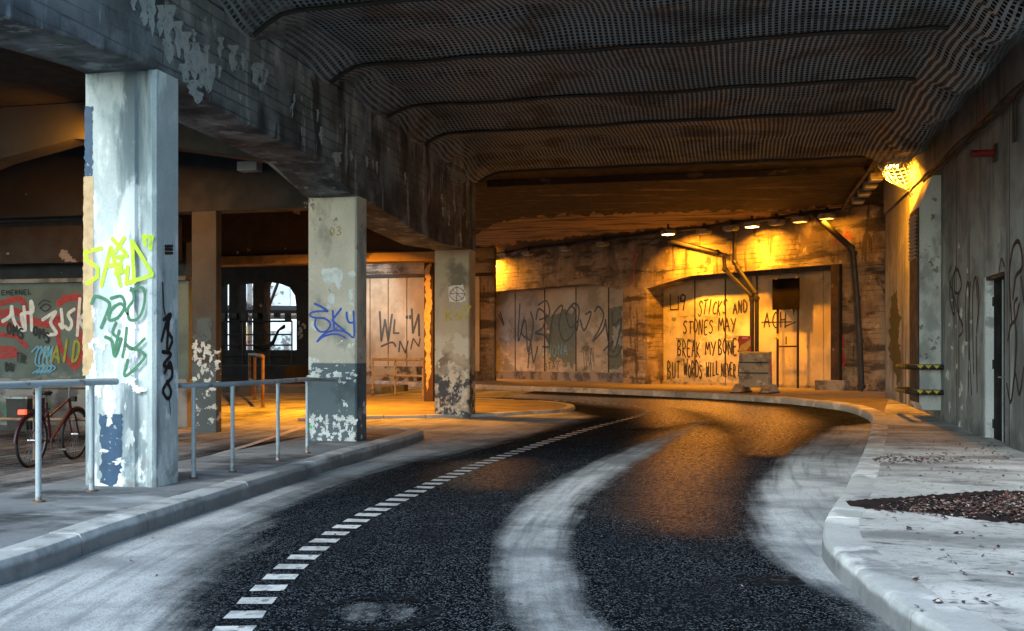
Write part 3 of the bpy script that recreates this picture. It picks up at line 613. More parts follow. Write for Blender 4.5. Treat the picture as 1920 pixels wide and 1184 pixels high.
# efflorescence and flaking streaks on the road side
k = Ink(sX(PX0+.005))
for i in range(40):
    px = random.uniform(300, 880); yt = 338+.668*(px-895); f = random.random()
    k.drip(px, yt+50+f*70*(1 if px > 500 else 1.3), random.uniform(1.5,4.5)*(1.4 if px < 500 else 1), random.uniform(8,28), i)
for px, py, w_, h_ in [(350,60,13,80),(364,80,15,70),(378,100,14,66),(388,84,8,50),(392,120,16,55),(335,40,12,70),(318,10,18,110),(436,85,12,50),(482,118,14,44),(300,10,12,60),(346,120,14,36),(268,-10,14,60),(284,-10,12,80),(632,286,12,26),(498,130,7,30),(365,150,20,45),(413,70,8,40),(455,100,6,34),(250,-10,9,30)]:
    k.drip(px, py, w_, h_, px)
k.done('pale_streaks', M['paleblue'], bt)
m = MB(); m.add([(-6.285,14.165,3.79),(PX0-.006,14.165,3.79),(PX0-.006,14.63,3.79),(-6.285,14.63,3.79),(-6.86,13.35,4.42),(PX0-.006,13.35,4.42),(PX0-.006,14.63,4.42),(-6.86,14.63,4.42)],
    [(0,3,2,1),(4,5,6,7),(0,1,5,4),(1,2,6,5),(2,3,7,6),(3,0,4,7)])
m.make('haunch', M['haunch'], bt, bev=.01)
# thin top course
m = MB(); m.box((PX0+.02, 4.0, 5.245), (PX1, 21.18, 5.89)); m.make('upper_course', M['beam'], bt)

# transverse arch beam T1 (springs from the middle pillar), with the lamp lit face
T1 = [(-6.30,3.80),(-6.72,4.35),(-8.5,4.66),(-10.3,4.88),(-11.7,4.60),(-13.6,4.0),(-16,4.0),(-30,4.4),(-30,5.45),(-6.30,5.45)]
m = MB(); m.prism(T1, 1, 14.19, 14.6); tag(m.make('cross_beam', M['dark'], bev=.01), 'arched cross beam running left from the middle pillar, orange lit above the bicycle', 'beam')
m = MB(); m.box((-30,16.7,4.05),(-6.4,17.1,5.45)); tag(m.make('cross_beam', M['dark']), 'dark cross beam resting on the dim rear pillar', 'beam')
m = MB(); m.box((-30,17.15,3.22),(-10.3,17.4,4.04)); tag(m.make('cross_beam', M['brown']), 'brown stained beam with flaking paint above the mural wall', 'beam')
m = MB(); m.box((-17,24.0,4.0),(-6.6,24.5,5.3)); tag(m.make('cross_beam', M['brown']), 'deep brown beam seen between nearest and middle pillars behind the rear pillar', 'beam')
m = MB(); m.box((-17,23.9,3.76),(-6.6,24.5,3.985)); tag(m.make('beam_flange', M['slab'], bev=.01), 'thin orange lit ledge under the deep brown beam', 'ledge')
# aisle and road soffits
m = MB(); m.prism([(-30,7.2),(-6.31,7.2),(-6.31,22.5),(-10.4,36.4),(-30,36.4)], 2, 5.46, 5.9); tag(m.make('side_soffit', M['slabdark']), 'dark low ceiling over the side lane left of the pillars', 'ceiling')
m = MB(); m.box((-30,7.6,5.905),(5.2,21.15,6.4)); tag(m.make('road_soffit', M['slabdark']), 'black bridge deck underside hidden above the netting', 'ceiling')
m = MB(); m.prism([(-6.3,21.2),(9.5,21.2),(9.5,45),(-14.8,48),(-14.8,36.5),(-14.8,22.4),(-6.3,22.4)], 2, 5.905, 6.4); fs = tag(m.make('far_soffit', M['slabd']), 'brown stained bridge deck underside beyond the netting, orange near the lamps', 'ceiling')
def sTop(px, py):
    d = ray(px, py); t = (5.905-CZ)/d[2]; return Vector((t*d[0], t*d[1], 5.905)), Vector((0,0,-1))
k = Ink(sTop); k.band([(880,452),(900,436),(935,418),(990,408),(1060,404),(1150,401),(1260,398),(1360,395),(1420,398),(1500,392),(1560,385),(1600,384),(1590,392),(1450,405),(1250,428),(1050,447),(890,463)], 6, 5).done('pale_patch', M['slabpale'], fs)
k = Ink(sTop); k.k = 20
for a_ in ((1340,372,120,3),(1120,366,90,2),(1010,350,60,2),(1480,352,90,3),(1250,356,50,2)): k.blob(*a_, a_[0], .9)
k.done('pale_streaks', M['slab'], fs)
for y, z, dd in ((22.6,5.70,.5),(25.2,5.74,.45)):
    m = MB(); m.box((-6.28,y,z),(3.6,y+dd,5.9)); tag(m.make('deck_rib', M['slabd'], bev=.01), 'shallow deck rib '+('just behind the netting edge' if y < 24 else 'second behind the netting edge'), 'beam', 'shallow ribs under the far deck')
m = MB(); m.box((PX0-.5,21.22,5.50),(3.6,21.55,5.9)); tag(m.make('deck_rib', M['slabdark']), 'black rib at the end of the netting', 'beam')

# ---------------------------------------------------------------- netting
RID = [6.2, 8.5, 10.75, 13.0, 15.3, 17.3, 21.2]
def netz(x, y):
    lo = max([r for r in RID if r <= y+1e-6] or [6.2]); hi = min([r for r in RID if r >= y-1e-6] or [21.2])
    f = 0 if hi <= lo else (y-lo)/(hi-lo)
    sag = sin(pi*f)                                  # cloth lifts to the deck between battens
    z = 5.42+.09*sag*(1+.9*mnoise.noise(Vector((x*.7, y*.5, 2))))
    z += .022*mnoise.noise(Vector((x*.7, y*1.0, 0)))+.030*sag*mnoise.noise(Vector((x*1.6+y, y*2.6, 5)))+.065*sag*mnoise.noise(Vector((x*.55-y*.7, y*1.2, 15)))
    z -= .05*math.exp(-((f-.5)/.10)**2)*(.5+.5*mnoise.noise(Vector((x*.6, lo, 7))))
    # left: curls down onto the beam; right: dips, then rises to the wall
    if x < -5.0: z -= .22*((-5.0-x)/.5)**1.5*(1+.35*sin(y*3.1))
    if x > 2.35:
        e = sstep(2.35, 3.0, x); z -= e*(.27+.22*sin((y-lo)/(max(.1,hi-lo))*pi)**.8); z += .50*sstep(3.0,3.62,x)+.05*mnoise.noise(Vector((x*5, y*4, 3)))*e
    return z
cell = .074; sw = .032; x0, x1, y0, y1 = -5.5, 3.6, 8.0, 21.2
nx = int((x1-x0)/cell); ny = int((y1-y0)/cell); m = MB(); vid = {}
for j in range(ny+1):
    for i in range(nx+1):
        x = x0+i*cell; y = y0+j*cell; sx = sw*(.9 if (i+j) % 2 else 1.05)
        # threads wander a little, closer to a real sagging net
        ox = .05*mnoise.noise(Vector((x*.35, y*.6, 11))); oy = .04*mnoise.noise(Vector((x*.6, y*.35, 17)))
        b = len(m.v)
        for dx, dy in ((-1,-1),(1,-1),(1,1),(-1,1)):
            xx, yy = x+ox+dx*sx/2, y+oy+dy*sw*.30; m.v.append(Vector((xx, yy, netz(xx, yy))))
        m.f.append((b,b+1,b+2,b+3)); vid[i,j] = b
for j in range(ny+1):
    for i in range(nx+1):
        b = vid[i,j]
        if i < nx: c = vid[i+1,j]; m.f.append((b+1,c,c+3,b+2))
        if j < ny: c = vid[i,j+1]; m.f.append((b+3,b+2,c+1,c))
nt_ = thing('ceiling_net', 'grey plastic debris netting sagging in folds under the bridge deck', 'netting', (-1, 15, 5.5))
m.make('mesh', M['net'], nt_)
for r in RID[1:]:
    path = []
    for i in range(47):
        x = -5.45+i*.172; path.append((x, r+.03*mnoise.noise(Vector((x*.8, r, 1))), netz(x, r)-.035+.02*mnoise.noise(Vector((x*1.3, r, 4)))))
    mm = MB(); mm.tube(path, .028, 8); mm.make('batten', M['iron'], nt_, smooth=True)
# loose corner of netting hanging by the beam end
m = MB(); rows = 9
for i in range(6):
    a = on_X(838+i*7, 312+i*3, PX0+.12); b = on_X(846+i*5, 350-abs(i-3)*5, PX0+.12); dd = .012
    m.tube([a, (a+b)/2+Vector((.05,0,0)), b], dd, 5)
for j in range(6):
    t = j/5; m.tube([on_X(838+t*8, 312+t*32, PX0+.12), on_X(858+t*2, 322+t*26, PX0+.15), on_X(873-t*2, 327+t*14, PX0+.12)], .01, 5)
m.make('hanging_corner', M['net'], nt_)

# ---------------------------------------------------------------- right wall
WX = 3.65
rw = thing('concrete_wall', 'long grey streaked wall on the right with the black door and black tags', 'wall', (4, 15, 0))
dy0, dy1, dz1 = 15.38, 16.62, 2.62
m = MB()
m.box((WX,-1,-.05),(4.6,dy0,5.0)); m.box((WX,dy0,dz1),(4.6,dy1,5.0)); m.box((WX,dy1,-.05),(4.6,27.2,5.0)); m.box((WX+.35,dy0,-.05),(4.6,dy1,dz1))
m.make('wall_face', M['rwall'], rw)
m = MB(); m.box((WX-.05,7.7,5.003),(4.6,27.15,5.9)); m.make('upper_wall', M['rwall'], rw)
for px in (1794, 1888-120, 1893):
    p = on_X(px, 500, WX); m = MB(); m.box((WX-.004,p.y-.008,.2),(WX+.01,p.y+.008,4.99)); m.make('joint', M['iron'], rw)
m = MB(); m.box((WX+.13,dy0+.03,.14),(WX+.18,dy1-.03,dz1-.05)); dr = m.make('door', M['door'], rw, bev=.006)
ym = (dy0+dy1)/2
m = MB(); m.box((WX+.112,ym-.010,.16),(WX+.128,ym+.012,dz1-.08)); m.make('edge_strip', M['galv'], dr)
m = MB(); m.tube([(WX+.13,ym-.12,1.12),(WX+.06,ym-.12,1.12),(WX+.06,ym-.02,1.12)], .012, 8); m.make('handle', M['chrome'], dr, smooth=True)
for zz in (.4, 1.3, 2.25):
    m = MB(); m.tube([(WX+.12,dy1-.05,zz-.07),(WX+.12,dy1-.05,zz+.07)], .014, 8); m.make('hinge', M['iron'], dr)
for a, b in ((dy0+.0,dy0+.05),(dy1-.05,dy1)):
    m = MB(); m.box((WX+.015,a,.14),(WX+.20,b,dz1-.0)); m.make('door_jamb', M['jamb'], rw)
m = MB(); m.box((WX+.02,dy0+.05,dz1-.05),(WX+.20,dy1-.05,dz1)); m.make('door_lintel', M['iron'], rw)
R = sX(WX)
k = Ink(R)
k.stroke([(1784,520),(1781,560),(1790,590),(1786,530),(1795,505),(1803,535),(1796,560),(1800,600)],0.058,5).stroke([(1792,500),(1790,545),(1797,550)],0.051,4)
k.stroke([(1802,600),(1806,620),(1798,632)],0.043,4).stroke([(1812,640),(1811,560),(1816,530),(1818,600),(1816,735)],0.051,4).stroke([(1820,530),(1817,620),(1822,740)],0.051,4).stroke([(1826,700),(1824,560),(1830,520),(1833,560)],0.051,4).stroke([(1833,735),(1831,640),(1836,570),(1833,520)],0.051,4)
k.stroke([(1784,500),(1779,520),(1786,545),(1798,590),(1806,610)],0.043,5)
k.stroke([(1897,600),(1893,520),(1900,465),(1912,455),(1918,500),(1905,520),(1900,560)],0.065,5).stroke([(1890,640),(1896,610),(1905,600),(1912,570)],0.058,4).stroke([(1903,700),(1906,640),(1902,575),(1908,560)],0.058,5).stroke([(1888,720),(1896,755),(1904,700),(1912,740),(1920,690)],0.058,5).stroke([(1874,510),(1878,485),(1884,500)],0.043,4)
k.stroke([(1915,520),(1925,600),(1935,680),(1930,740)],0.058,5).stroke([(1940,470),(1930,540),(1950,600)],0.072,5)
k.done('graffiti', M['gblack'], rw, 'tall black looping tags')
k = Ink(R); k.band([(1672,560),(1680,545),(1688,600),(1684,620),(1690,680),(1685,730),(1676,690),(1668,665),(1668,600)],3,4).done('moss_smear', M['moss'], rw)
k = Ink(sX(WX-.05)); k.stroke([(1837,225),(1841,180),(1847,218),(1837,225)],.03).stroke([(1841,200),(1842,215)],.03).done('red_mark', M['red'], rw)
k = Ink(R); k.stroke([(1777,295),(1777,360)],.012).stroke([(1752,650),(1752,780)],.010).done('red_run', M['red'], rw)
# white peel and dirt near the ground
k = Ink(R)
for i in range(24): k.blob(random.uniform(1775,1835), random.uniform(430,800), random.uniform(.8,2.6), random.uniform(2,12), i, .9)
k.done('pale_scrapes', M['flake'], rw)

# cable band along the wall top
m = MB()
for dz, r in ((0,.022),(.07,.016),(-.06,.014)):
    path = [(WX-.09, y, 4.88+dz+.02*sin(y*2+dz*40)) for y in [10+.4*i for i in range(29)]]; m.tube(path, r, 6)
tag(m.make('wall_cable', M['rubber'], smooth=True), 'black cables strung along the top of the right wall', 'cable')
# duct box with louvre
dt = thing('duct_box', 'pale metal duct box hung on the right wall behind the striped guard rails', 'duct', (3.45, 20.4, .4))
m = MB(); m.prism([(3.27,.55),(3.33,.42),(3.645,.42),(3.645,4.75),(3.50,4.75),(3.27,4.2)], 1, 19.9, 20.9); m.make('housing', M['duct'], dt, bev=.012)
m = MB(); m.box((3.245,19.93,.56),(3.268,20.88,4.17)); sdp = m.make('side_panel', M['ductdark'], dt)
m = MB()
for i in range(12): z = 3.25+i*.07; m.add([(3.24,20.0,z),(3.24,20.8,z),(3.20,20.8,z+.035),(3.20,20.0,z+.035)], [(0,1,2,3)])
m.make('louvre', M['galv'], dt)
# striped guards
gr = 0
for zz, lab in ((1.22,'upper'), (.76,'lower')):
    t = thing('guard_rail', lab+' black guard rail with yellow flashes wrapped round the duct box', 'guard rail', (3.3, 20.3, zz), 'striped guards round the duct')
    path = [(3.64,19.7,zz),(3.25,19.7,zz),(3.12,19.78,zz),(3.08,19.95,zz),(3.08,21.2,zz),(3.14,21.4,zz),(3.3,21.45,zz),(3.64,21.45,zz)]
    MB().tube(path, .05, 10).make('bar', M['iron'], t, smooth=True)
    for i in range(3):
        x = 3.58-i*.14; MB().add([(x,19.646,zz+.035),(x-.06,19.646,zz-.03),(x-.12,19.646,zz+.035)], [(0,1,2)]).make('yellow_flash', M['yellow'], t)
    for i in range(6):
        y = 19.95+i*.2; MB().add([(3.026,y,zz+.03),(3.026,y+.08,zz-.03),(3.026,y+.14,zz+.03)], [(0,1,2)]).make('yellow_flash', M['yellow'], t)
# siren cylinder
t = thing('wall_siren', 'dark red cylinder sticking out of the right wall high above the door', 'siren', on_X(1868,287,WX))
p = on_X(1868,287,WX); MB().tube([(WX,p.y,p.z),(WX-.34,p.y,p.z)], .055, 12).make('cylinder', M['redlens'], t, smooth=True)
MB().box((WX-.03,p.y-.1,p.z-.12),(WX+.01,p.y+.1,p.z+.12)).make('base_plate', M['steelbrown'], t)
# vertical slot plate near right edge
p = on_X(1904,225,WX-.05); m = MB(); m.box((WX-.08,p.y-.06,p.z-.3),(WX-.045,p.y+.06,p.z+.3)); tag(m.make('slot_plate', M['iron'], bev=.02), 'narrow black upright plate high on the right wall at the frame edge', 'plate')

# ---------------------------------------------------------------- far wall
fwt = thing('rear_wall', 'far flaking concrete wall with panelled bays behind the bend of the road', 'wall', fw(8, 0, 0))
uL = on_F(870,600)[0]; uR = 22.5
pA0, pA1 = on_F(1168,600)[0], on_F(1213,600)[0]
pB1 = on_F(897,600)[0]; pB0 = pB1-.9
rw0 = on_F(1574,600)[0]; D = -.85
zb = 4.24
m = MB(fw)
m.prism([(-2.0,4.24),(pB0-1,zb),(pB0,3.9),(pB1,3.9),(pB1+.6,4.2),(pA0-2.0,4.24),(pA0-.1,3.9),(pA1+.1,3.9),(pA1+2.1,4.2),(rw0,4.22),(uR,4.22),(uR,5.9),(-2.0,5.9)], 1, D-.2, 0) if False else None
poly = [(-2.0,4.24),(pB0-1,zb),(pB0,3.9),(pB1,3.9),(pB1+.6,4.22),(pA0-2.0,4.24),(pA0-.1,3.9),(pA1+.1,3.9),(pA1+2.1,4.22),(rw0,4.22),(uR,4.22),(uR,5.9),(-2.0,5.9)]
n = len(poly); vs = [(p,0.0,q) for p,q in poly]+[(p,D-.25,q) for p,q in poly]
m.add(vs, [tuple(range(n)), tuple(range(2*n-1,n-1,-1))]+[(j,(j+1)%n,n+(j+1)%n,n+j) for j in range(n)])
m.make('header_beam', M['far'], fwt)
def fbox(name, u0, u1, n0, n1, z0, z1, mat, bev=0, parent=fwt): m = MB(fw); m.box((u0,n0,z0),(u1,n1,z1)); return m.make(name, mat, parent, bev=bev)
fbox('pier', pA0, pA1, D-.02, -.003, .1, 3.899, M['far']); fbox('pier', pB0, pB1, D-.02, -.003, .1, 3.899, M['far'])
fbox('pier', rw0, uR, D-.02, -.003, .1, 4.218, M['far'])
fbox('ledge', rw0+.2, rw0+2.2, -.002, .10, 4.10, 4.20, M['far'])
fbox('plinth', pB1, pA0, D, D+.12, .1, .72, M['base'], .02); fbox('plinth', pA1, rw0, D, D+.07, .1, .46, M['base'], .02)
fbox('back_wall', -2, uR, D-.3, D-.025, .1, 4.23, M['panel'])
def panels(pxs, z0, mats):
    us = [on_F(px, 600, D)[0] for px in pxs]
    for i in range(len(us)-1):
        fbox('wall_panel', us[i]+.015, us[i+1]-.015, D-.02, D+.02+.008*(i % 2), z0, 4.235, mats[i % len(mats)], .004)
panels([905,967,1022,1081,1142,1172], .725, [M['panel']])
panels([1244,1304,1361,1409], .465, [M['panel']])
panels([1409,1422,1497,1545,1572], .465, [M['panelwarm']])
for px in (967,1022,1081,1142,1304,1361,1420):
    u = on_F(px,600,D)[0]; fbox('joint_strip', u-.028, u+.028, D, D+.036, .73, 4.22, M['steelbrown'])
fbox('shade_strip', pA1+.1, rw0-.02, -.42, -.30, 4.08, 4.215, M['iron'])  # black strip added to stand in for the shade under the header
PN = D+.032; k = Ink(sF(PN)); W = .05
k.stroke([(1257,553),(1257,581),(1272,581),(1272,556)],.05).stroke([(1275,560),(1279,553),(1285,556),(1283,564),(1276,565),(1278,560)],.06,3).stroke([(1285,556),(1281,582)],.05)
k.text('STICKS', 1308,592,1362,588,27,.05,.1,.12).text('AND', 1374,588,1402,583,22,.05)
k.text('STONES', 1280,624,1338,626,24,.05,.1,.05).text('MAY', 1346,622,1382,618,24,.05)
k.text('BREAK', 1270,668,1314,668,30,.05).text('MY', 1322,667,1344,664,24,.05).text('BONES', 1346,665,1392,662,26,.05)
k.text('BUT', 1251,712,1276,708,30,.05).text('WORDS', 1282,706,1318,708,28,.05).text('WILL', 1324,705,1348,704,26,.05).text('NEVER', 1352,706,1380,706,24,.04).text('H', 1383,705,1392,704,20,.04)
k.text('ACH', 1432,617,1476,613,26,.05).stroke([(1428,605),(1484,604)],.04).stroke([(1474,632),(1474,645)],.05).stroke([(1474,612),(1492,604)],.04)
k.text('7Y', 1484,590,1490,590,10,.03)
k.done('graffiti', M['gblack'], fwt, 'black hand lettering about sticks and stones')
k = Ink(sF(PN-.004))
for st, sm in [([(975,570),(972,640),(985,600),(990,660),(1000,610),(995,585)],5),([(1005,600),(1010,580),(1022,590),(1018,615),(1004,625),(1022,630),(1030,650),(1018,650)],5),([(1030,645),(1035,600),(1045,580),(1055,575),(1048,610),(1058,640),(1075,625),(1080,590),(1072,575),(1062,590),(1070,615),(1085,600)],6),
    ([(1088,600),(1095,620),(1105,600),(1108,585),(1098,590)],5),([(1115,585),(1122,575),(1132,590),(1125,615),(1112,640),(1130,620),(1136,600)],6),([(1135,600),(1142,645),(1150,660),(1158,640),(1165,600),(1150,610),(1148,585)],6),([(935,590),(945,610),(938,585)],3),([(990,690),(995,640),(1000,680),(1008,650)],3),
    ([(1010,572),(1025,565),(1030,590),(1012,600)],5),([(1132,658),(1150,640),(1140,665),(1156,668),(1166,650)],4),([(1060,590),(1075,570),(1086,580),(1082,620)],5),([(983,595),(978,625),(996,640)],4)]:
    k.stroke(st, .085, sm)
k.text('STAY', 1020,694,1050,692,14,.035).text('D', 988,664,998,664,14,.04)
for i in range(9): a = random.uniform(1094,1114); k.stroke([(a,random.uniform(652,664)),(a+random.uniform(-5,5),random.uniform(676,700))],.03)
k.done('graffiti', M['ggrey'], fwt, 'dark looping tag across the left bay')
k = Ink(sF(PN-.008)); k.blob(1003,628,15,22,3,.7).blob(1104,618,12,14,5,.8).blob(1157,630,9,20,6,.8).done('faded_paint', M['paleblue'], fwt)
k = Ink(sF(PN-.006)); k.text('IEHONA', 1004,672,1066,664,20,.055); k.done('graffiti', M['lblue'], fwt, 'pale blue letters in the left bay')
k = Ink(sF(PN-.010)); k.band([(1024,590),(1166,575),(1166,690),(1110,698),(1030,670)],3,8).band([(1252,600),(1330,590),(1392,600),(1396,640),(1330,640),(1262,636)],5,7).done('faded_paint', M['smear'], fwt)
k = Ink(sF(.001)); k.stroke([(1190,470),(1194,478),(1191,490),(1186,480),(1190,470)],.05,3).stroke([(1190,490),(1188,535)],.04).done('graffiti', M['pink'], fwt, 'pink mark on the pier head')
k = Ink(sF(.001)); k.text('SA', 1560,455,1600,448,14,.05).stroke([(1580,660),(1584,680),(1578,690)],.07).stroke([(1577,620),(1582,650)],.07); k.done('graffiti', M['red'], fwt, 'red marks beside the black drain pipe')
k = Ink(sF(.001)); k.stroke([(1577,592),(1578,625)],.06).stroke([(1588,625),(1594,622)],.03).stroke([(1588,642),(1596,641)],.03).text('ONO',1624,592,1642,589,5,.02); k.done('graffiti', M['gblack'], fwt, 'small black marks beside the drain pipe')
# brown steel post with block
t = thing('steel_post', 'dark brown steel post on a concrete block at the right end of the panels', 'post', fw(on_F(1566,700)[0], .1, .3))
u0, u1 = on_F(1558,600,.1)[0], on_F(1573,600,.1)[0]
fbox('post_shaft', u0, u1, -.08, .12, .3, 4.20, M['steelbrown'], .01, t); fbox('flange', u1, u1+.05, -.12, .16, .3, 4.20, M['iron'], 0, t)
fbox('block', u0-.45, u1+.3, -.2, .3, .3, .66, M['base'], .02, t)
# second wall segment seen between middle and third pillars
m = MB(); w2 = thing('panelled_wall', 'orange lit panelled wall seen between the middle and third pillars', 'wall', (-13, 41, .3))
a, b = on_Y(600,600,41).x, on_Y(900,600,41).x
MB().box((a,41.05,.1),(b+.6,41.4,5.9)).make('wall_face', M['far'], w2)
MB().box((a,40.96,4.72),(b+.6,41.04,4.86)).make('header', M['iron'], w2)
xs_ = [on_Y(px,600,41).x for px in (640,694,728,763,800,850,900)]
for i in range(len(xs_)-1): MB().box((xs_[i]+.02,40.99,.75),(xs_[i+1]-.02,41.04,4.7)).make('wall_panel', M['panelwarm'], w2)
k = Ink(sY(40.985)); k.stroke([(712,585),(715,640),(722,600),(728,640),(735,590)],.09).stroke([(740,600),(738,625),(748,625)],.08).stroke([(772,580),(774,625),(785,590),(786,630)],.09).stroke([(748,660),(750,640),(760,662),(765,640)],.07).stroke([(715,650),(735,642),(742,650)],.08,3).stroke([(770,655),(775,635),(785,650),(788,635)],.06).blob(763,595,2.5,4,1,.2).blob(769,595,2.5,4,2,.2)
k.done('graffiti', M['ggrey'], w2, 'blue black tags')

# ---------------------------------------------------------------- lamps
def area(loc, e, size, rot, color=ORANGE, spread=pi):
    d = bpy.data.lights.new('lamp_light', 'AREA'); d.energy = e; d.size = size; d.color = color; d.spread = spread
    o = bpy.data.objects.new('lamp_light', d); C.objects.link(o); o.location = loc; o.rotation_euler = rot; return o
def lamp(pt, ax, label, lit, e=0.0, tilt=(0,0), hang=.2, group='box lamps along the ceiling edge', spread=pi):
    """pt: centre of the lens; ax: unit vector along the long side"""
    ax = Vector((ax[0], ax[1], 0)).normalized(); ay = Vector((-ax.y, ax.x, 0)); z0 = pt[2]
    t = thing('box_lamp', label, 'lamp', pt, group)
    fr = lambda x, y, z: Vector(pt)+ax*x+ay*y+Vector((0,0,z))
    m = MB(fr); m.prism([(-.20,0),(.20,0),(.24,.05),(.20,.15),(-.20,.15),(-.24,.05)], 1, -.15, .15); m.make('housing', M['lamp'], t, bev=.01)
    m = MB(fr); m.box((-.17,-.12,-.018),(.17,.12,.002)); m.make('lens', M['lens'] if lit == 2 else M['lensdim'] if lit == 1 else M['galvbox'], t)
    m = MB(fr); m.box((-.03,-.03,.15),(.03,.03,.15+hang)); m.make('bracket', M['iron'], t)
    if e:
        o = area((pt[0], pt[1], pt[2]-.04), e, .25, (0,0,0), spread=spread); o.parent = t; o.location = (0,0,-.04)
        o.rotation_euler = Vector((tilt[0], tilt[1], 1)).to_track_quat('Z', 'Y').to_euler()
    return t
LZ = 5.55; LN = .6
def farlamp(px, lit, e, label, n=LN, tl=.35, sp=pi):
    u, _ = on_F(px, 450, n); p = fw(u, n, LZ); return lamp(p, (U.x, U.y), label, lit, e, (NN.x*tl, NN.y*tl), spread=sp)
farlamp(916, 2, 260, 'bright orange lamp hung beside the third pillar on the far wall', .36)
farlamp(1253, 2, 270, 'bright orange lamp over the pier of the far wall above the slanting drain pipe', 1.4, .7, 2.2)
farlamp(1410, 2, 165, 'bright orange lamp above the black board on legs', .8, .5, 2.3)
farlamp(1500, 1, 12, 'faintly glowing lamp, second right of the bright one above the black board')
farlamp(1550, 1, 20, 'faintly glowing lamp where the black drain pipe starts')
for px, lb in ((1456,'unlit lamp box between the bright lamp over the board and the faintly glowing ones'),(1370,'unlit lamp box just left of the bright lamp over the board'),
               (1320,'unlit lamp box midway between two bright lamps'),(1130,'unlit lamp box above the left bay, nearest the pier'),(1060,'unlit lamp box above the middle of the left bay'),
               (990,'unlit lamp box above the left part of the left bay'),(948,'unlit lamp box directly right of the leftmost bright lamp')):
    farlamp(px, 0, 0, lb)
lp = on_X(1668,318,3.12)
lamp((3.18, lp.y, 5.42), (0,1), 'bright orange lamp wrapped in torn netting at the right wall top', 2, 420, (-.5,-.35))
for i, y in enumerate((25.0, 26.1, 27.3, 28.6)):
    lamp((3.15, y, 5.52), (0,1), ['first','second','third','fourth'][i]+' unlit grey lamp box behind the netted lamp in the receding row', 0, 0)
# torn netting bag under the netted lamp
m = MB()
tip = Vector((3.45, lp.y-.25, 4.85)); c0 = Vector((3.2, lp.y, 5.5))
for i in range(16):
    a = 2*pi*i/16; p = c0+Vector((cos(a)*.33, sin(a)*.40, 0)); q_ = tip+Vector((cos(a)*.04, sin(a)*.04, 0)); m.tube([p, p*.5+q_*.5+Vector((cos(a)*.10, sin(a)*.1, -.04)), q_], .009, 4)
for j in range(1,7):
    f = j/7; ring = []
    for i in range(16):
        a = 2*pi*i/16; ring.append((c0*(1-f)+tip*f)+Vector((cos(a)*(.35*(1-f)+.05), sin(a)*(.42*(1-f)+.05), .02*sin(3*a))))
    m.tube(ring, .009, 4, closed=True)
m.tube([tip, tip+Vector((.05,0,-.12)), tip+Vector((.1,.1,-.05)), tip+Vector((0,.05,.02))], .014, 5)
tag(m.make('torn_net', M['net']), 'torn netting bag glowing orange round the bright lamp on the right wall', 'netting')
# lamps in the side lane
lamp((-9.5, 13.85, 4.92), (1,0), 'orange lamp behind the nearest pillar over the side lane, close to the arched beam', 2, 90, (9,-8), .58, 'lamps over the side lane')
lamp((-8.6, 21.6, 4.6), (1,0), 'orange lamp behind the middle pillar over the side lane', 2, 340, (.1,-.1), .85, 'lamps over the side lane', 2.5)
lamp((-9.6, 31.5, 4.9), (1,0), 'far orange lamp over the side lane between the pillars', 2, 90, (0,-.2), .55, 'lamps over the side lane')
lamp((-14.2, 37.0, 5.0), (1,0), 'orange lamp lighting the panelled wall behind the rusty pillar', 2, 110, (0,-.5), .85, 'lamps over the side lane')
lamp((-7.75, 11.6, 4.72), (1,0), 'orange lamp hidden behind the nearest pillar top, nearer the street', 2, 20, (.75,.05), .72, 'lamps over the side lane', 1.5)
# ceiling cable above lamps
path = [fw(on_F(px,450,LN)[0], LN-.1, 5.80+.02*sin(px)) for px in range(880,1600,24)]+[Vector((3.0,y,5.76)) for y in (29.5,28,26,24,22.5)]
tag(MB().tube(path, .055, 8).make('ceiling_pipe', M['iron'], smooth=True), 'black pipe running under the deck along the row of lamps', 'pipe')
# drain pipes
def fpath(pts): return [fw(on_F(x, y, n)[0], n, on_F(x, y, n)[1]) for x, y, n in pts]
def pipe(pts, r, name, label, mat=M['iron'], g_=None):
    t = thing(name, label, 'pipe', pts[-1], g_); sm = [Vector(p) for p in pts]
    MB().tube(sm, r, 12).make('run', mat, t, smooth=True)
    for p, q_ in zip(sm[:-1], sm[1:]): 
        d = (q_-p).normalized(); MB().tube([p-d*.06, p+d*.06], r*1.3, 12).make('coupling', mat, t, smooth=True)
pipe(fpath([(1258,432,.5),(1258,452,.5),(1345,474,.35),(1357,480,.3),(1359,505,.25),(1408,553,.1),(1410,562,.1),(1410,724,.1)]), .075, 'drain_pipe', 'brown drain pipe slanting from the lamp over the pier down beside the barrier', M['iron'])
pipe(fpath([(1377,436,.45),(1377,492,.3),(1384,504,.25),(1415,548,.1),(1419,560,.1),(1419,724,.1)]), .07, 'drain_pipe', 'brown drain pipe falling straight then slanting to join the other beside the barrier', M['iron'])
pipe(fpath([(1527,402,.6),(1595,465,.35),(1599,475,.3),(1606,560,.3),(1611,640,.3),(1615,724,.3),(1612,733,.32)]), .095, 'drain_pipe', 'thick black drain pipe leaning down the flaking wall at the right')

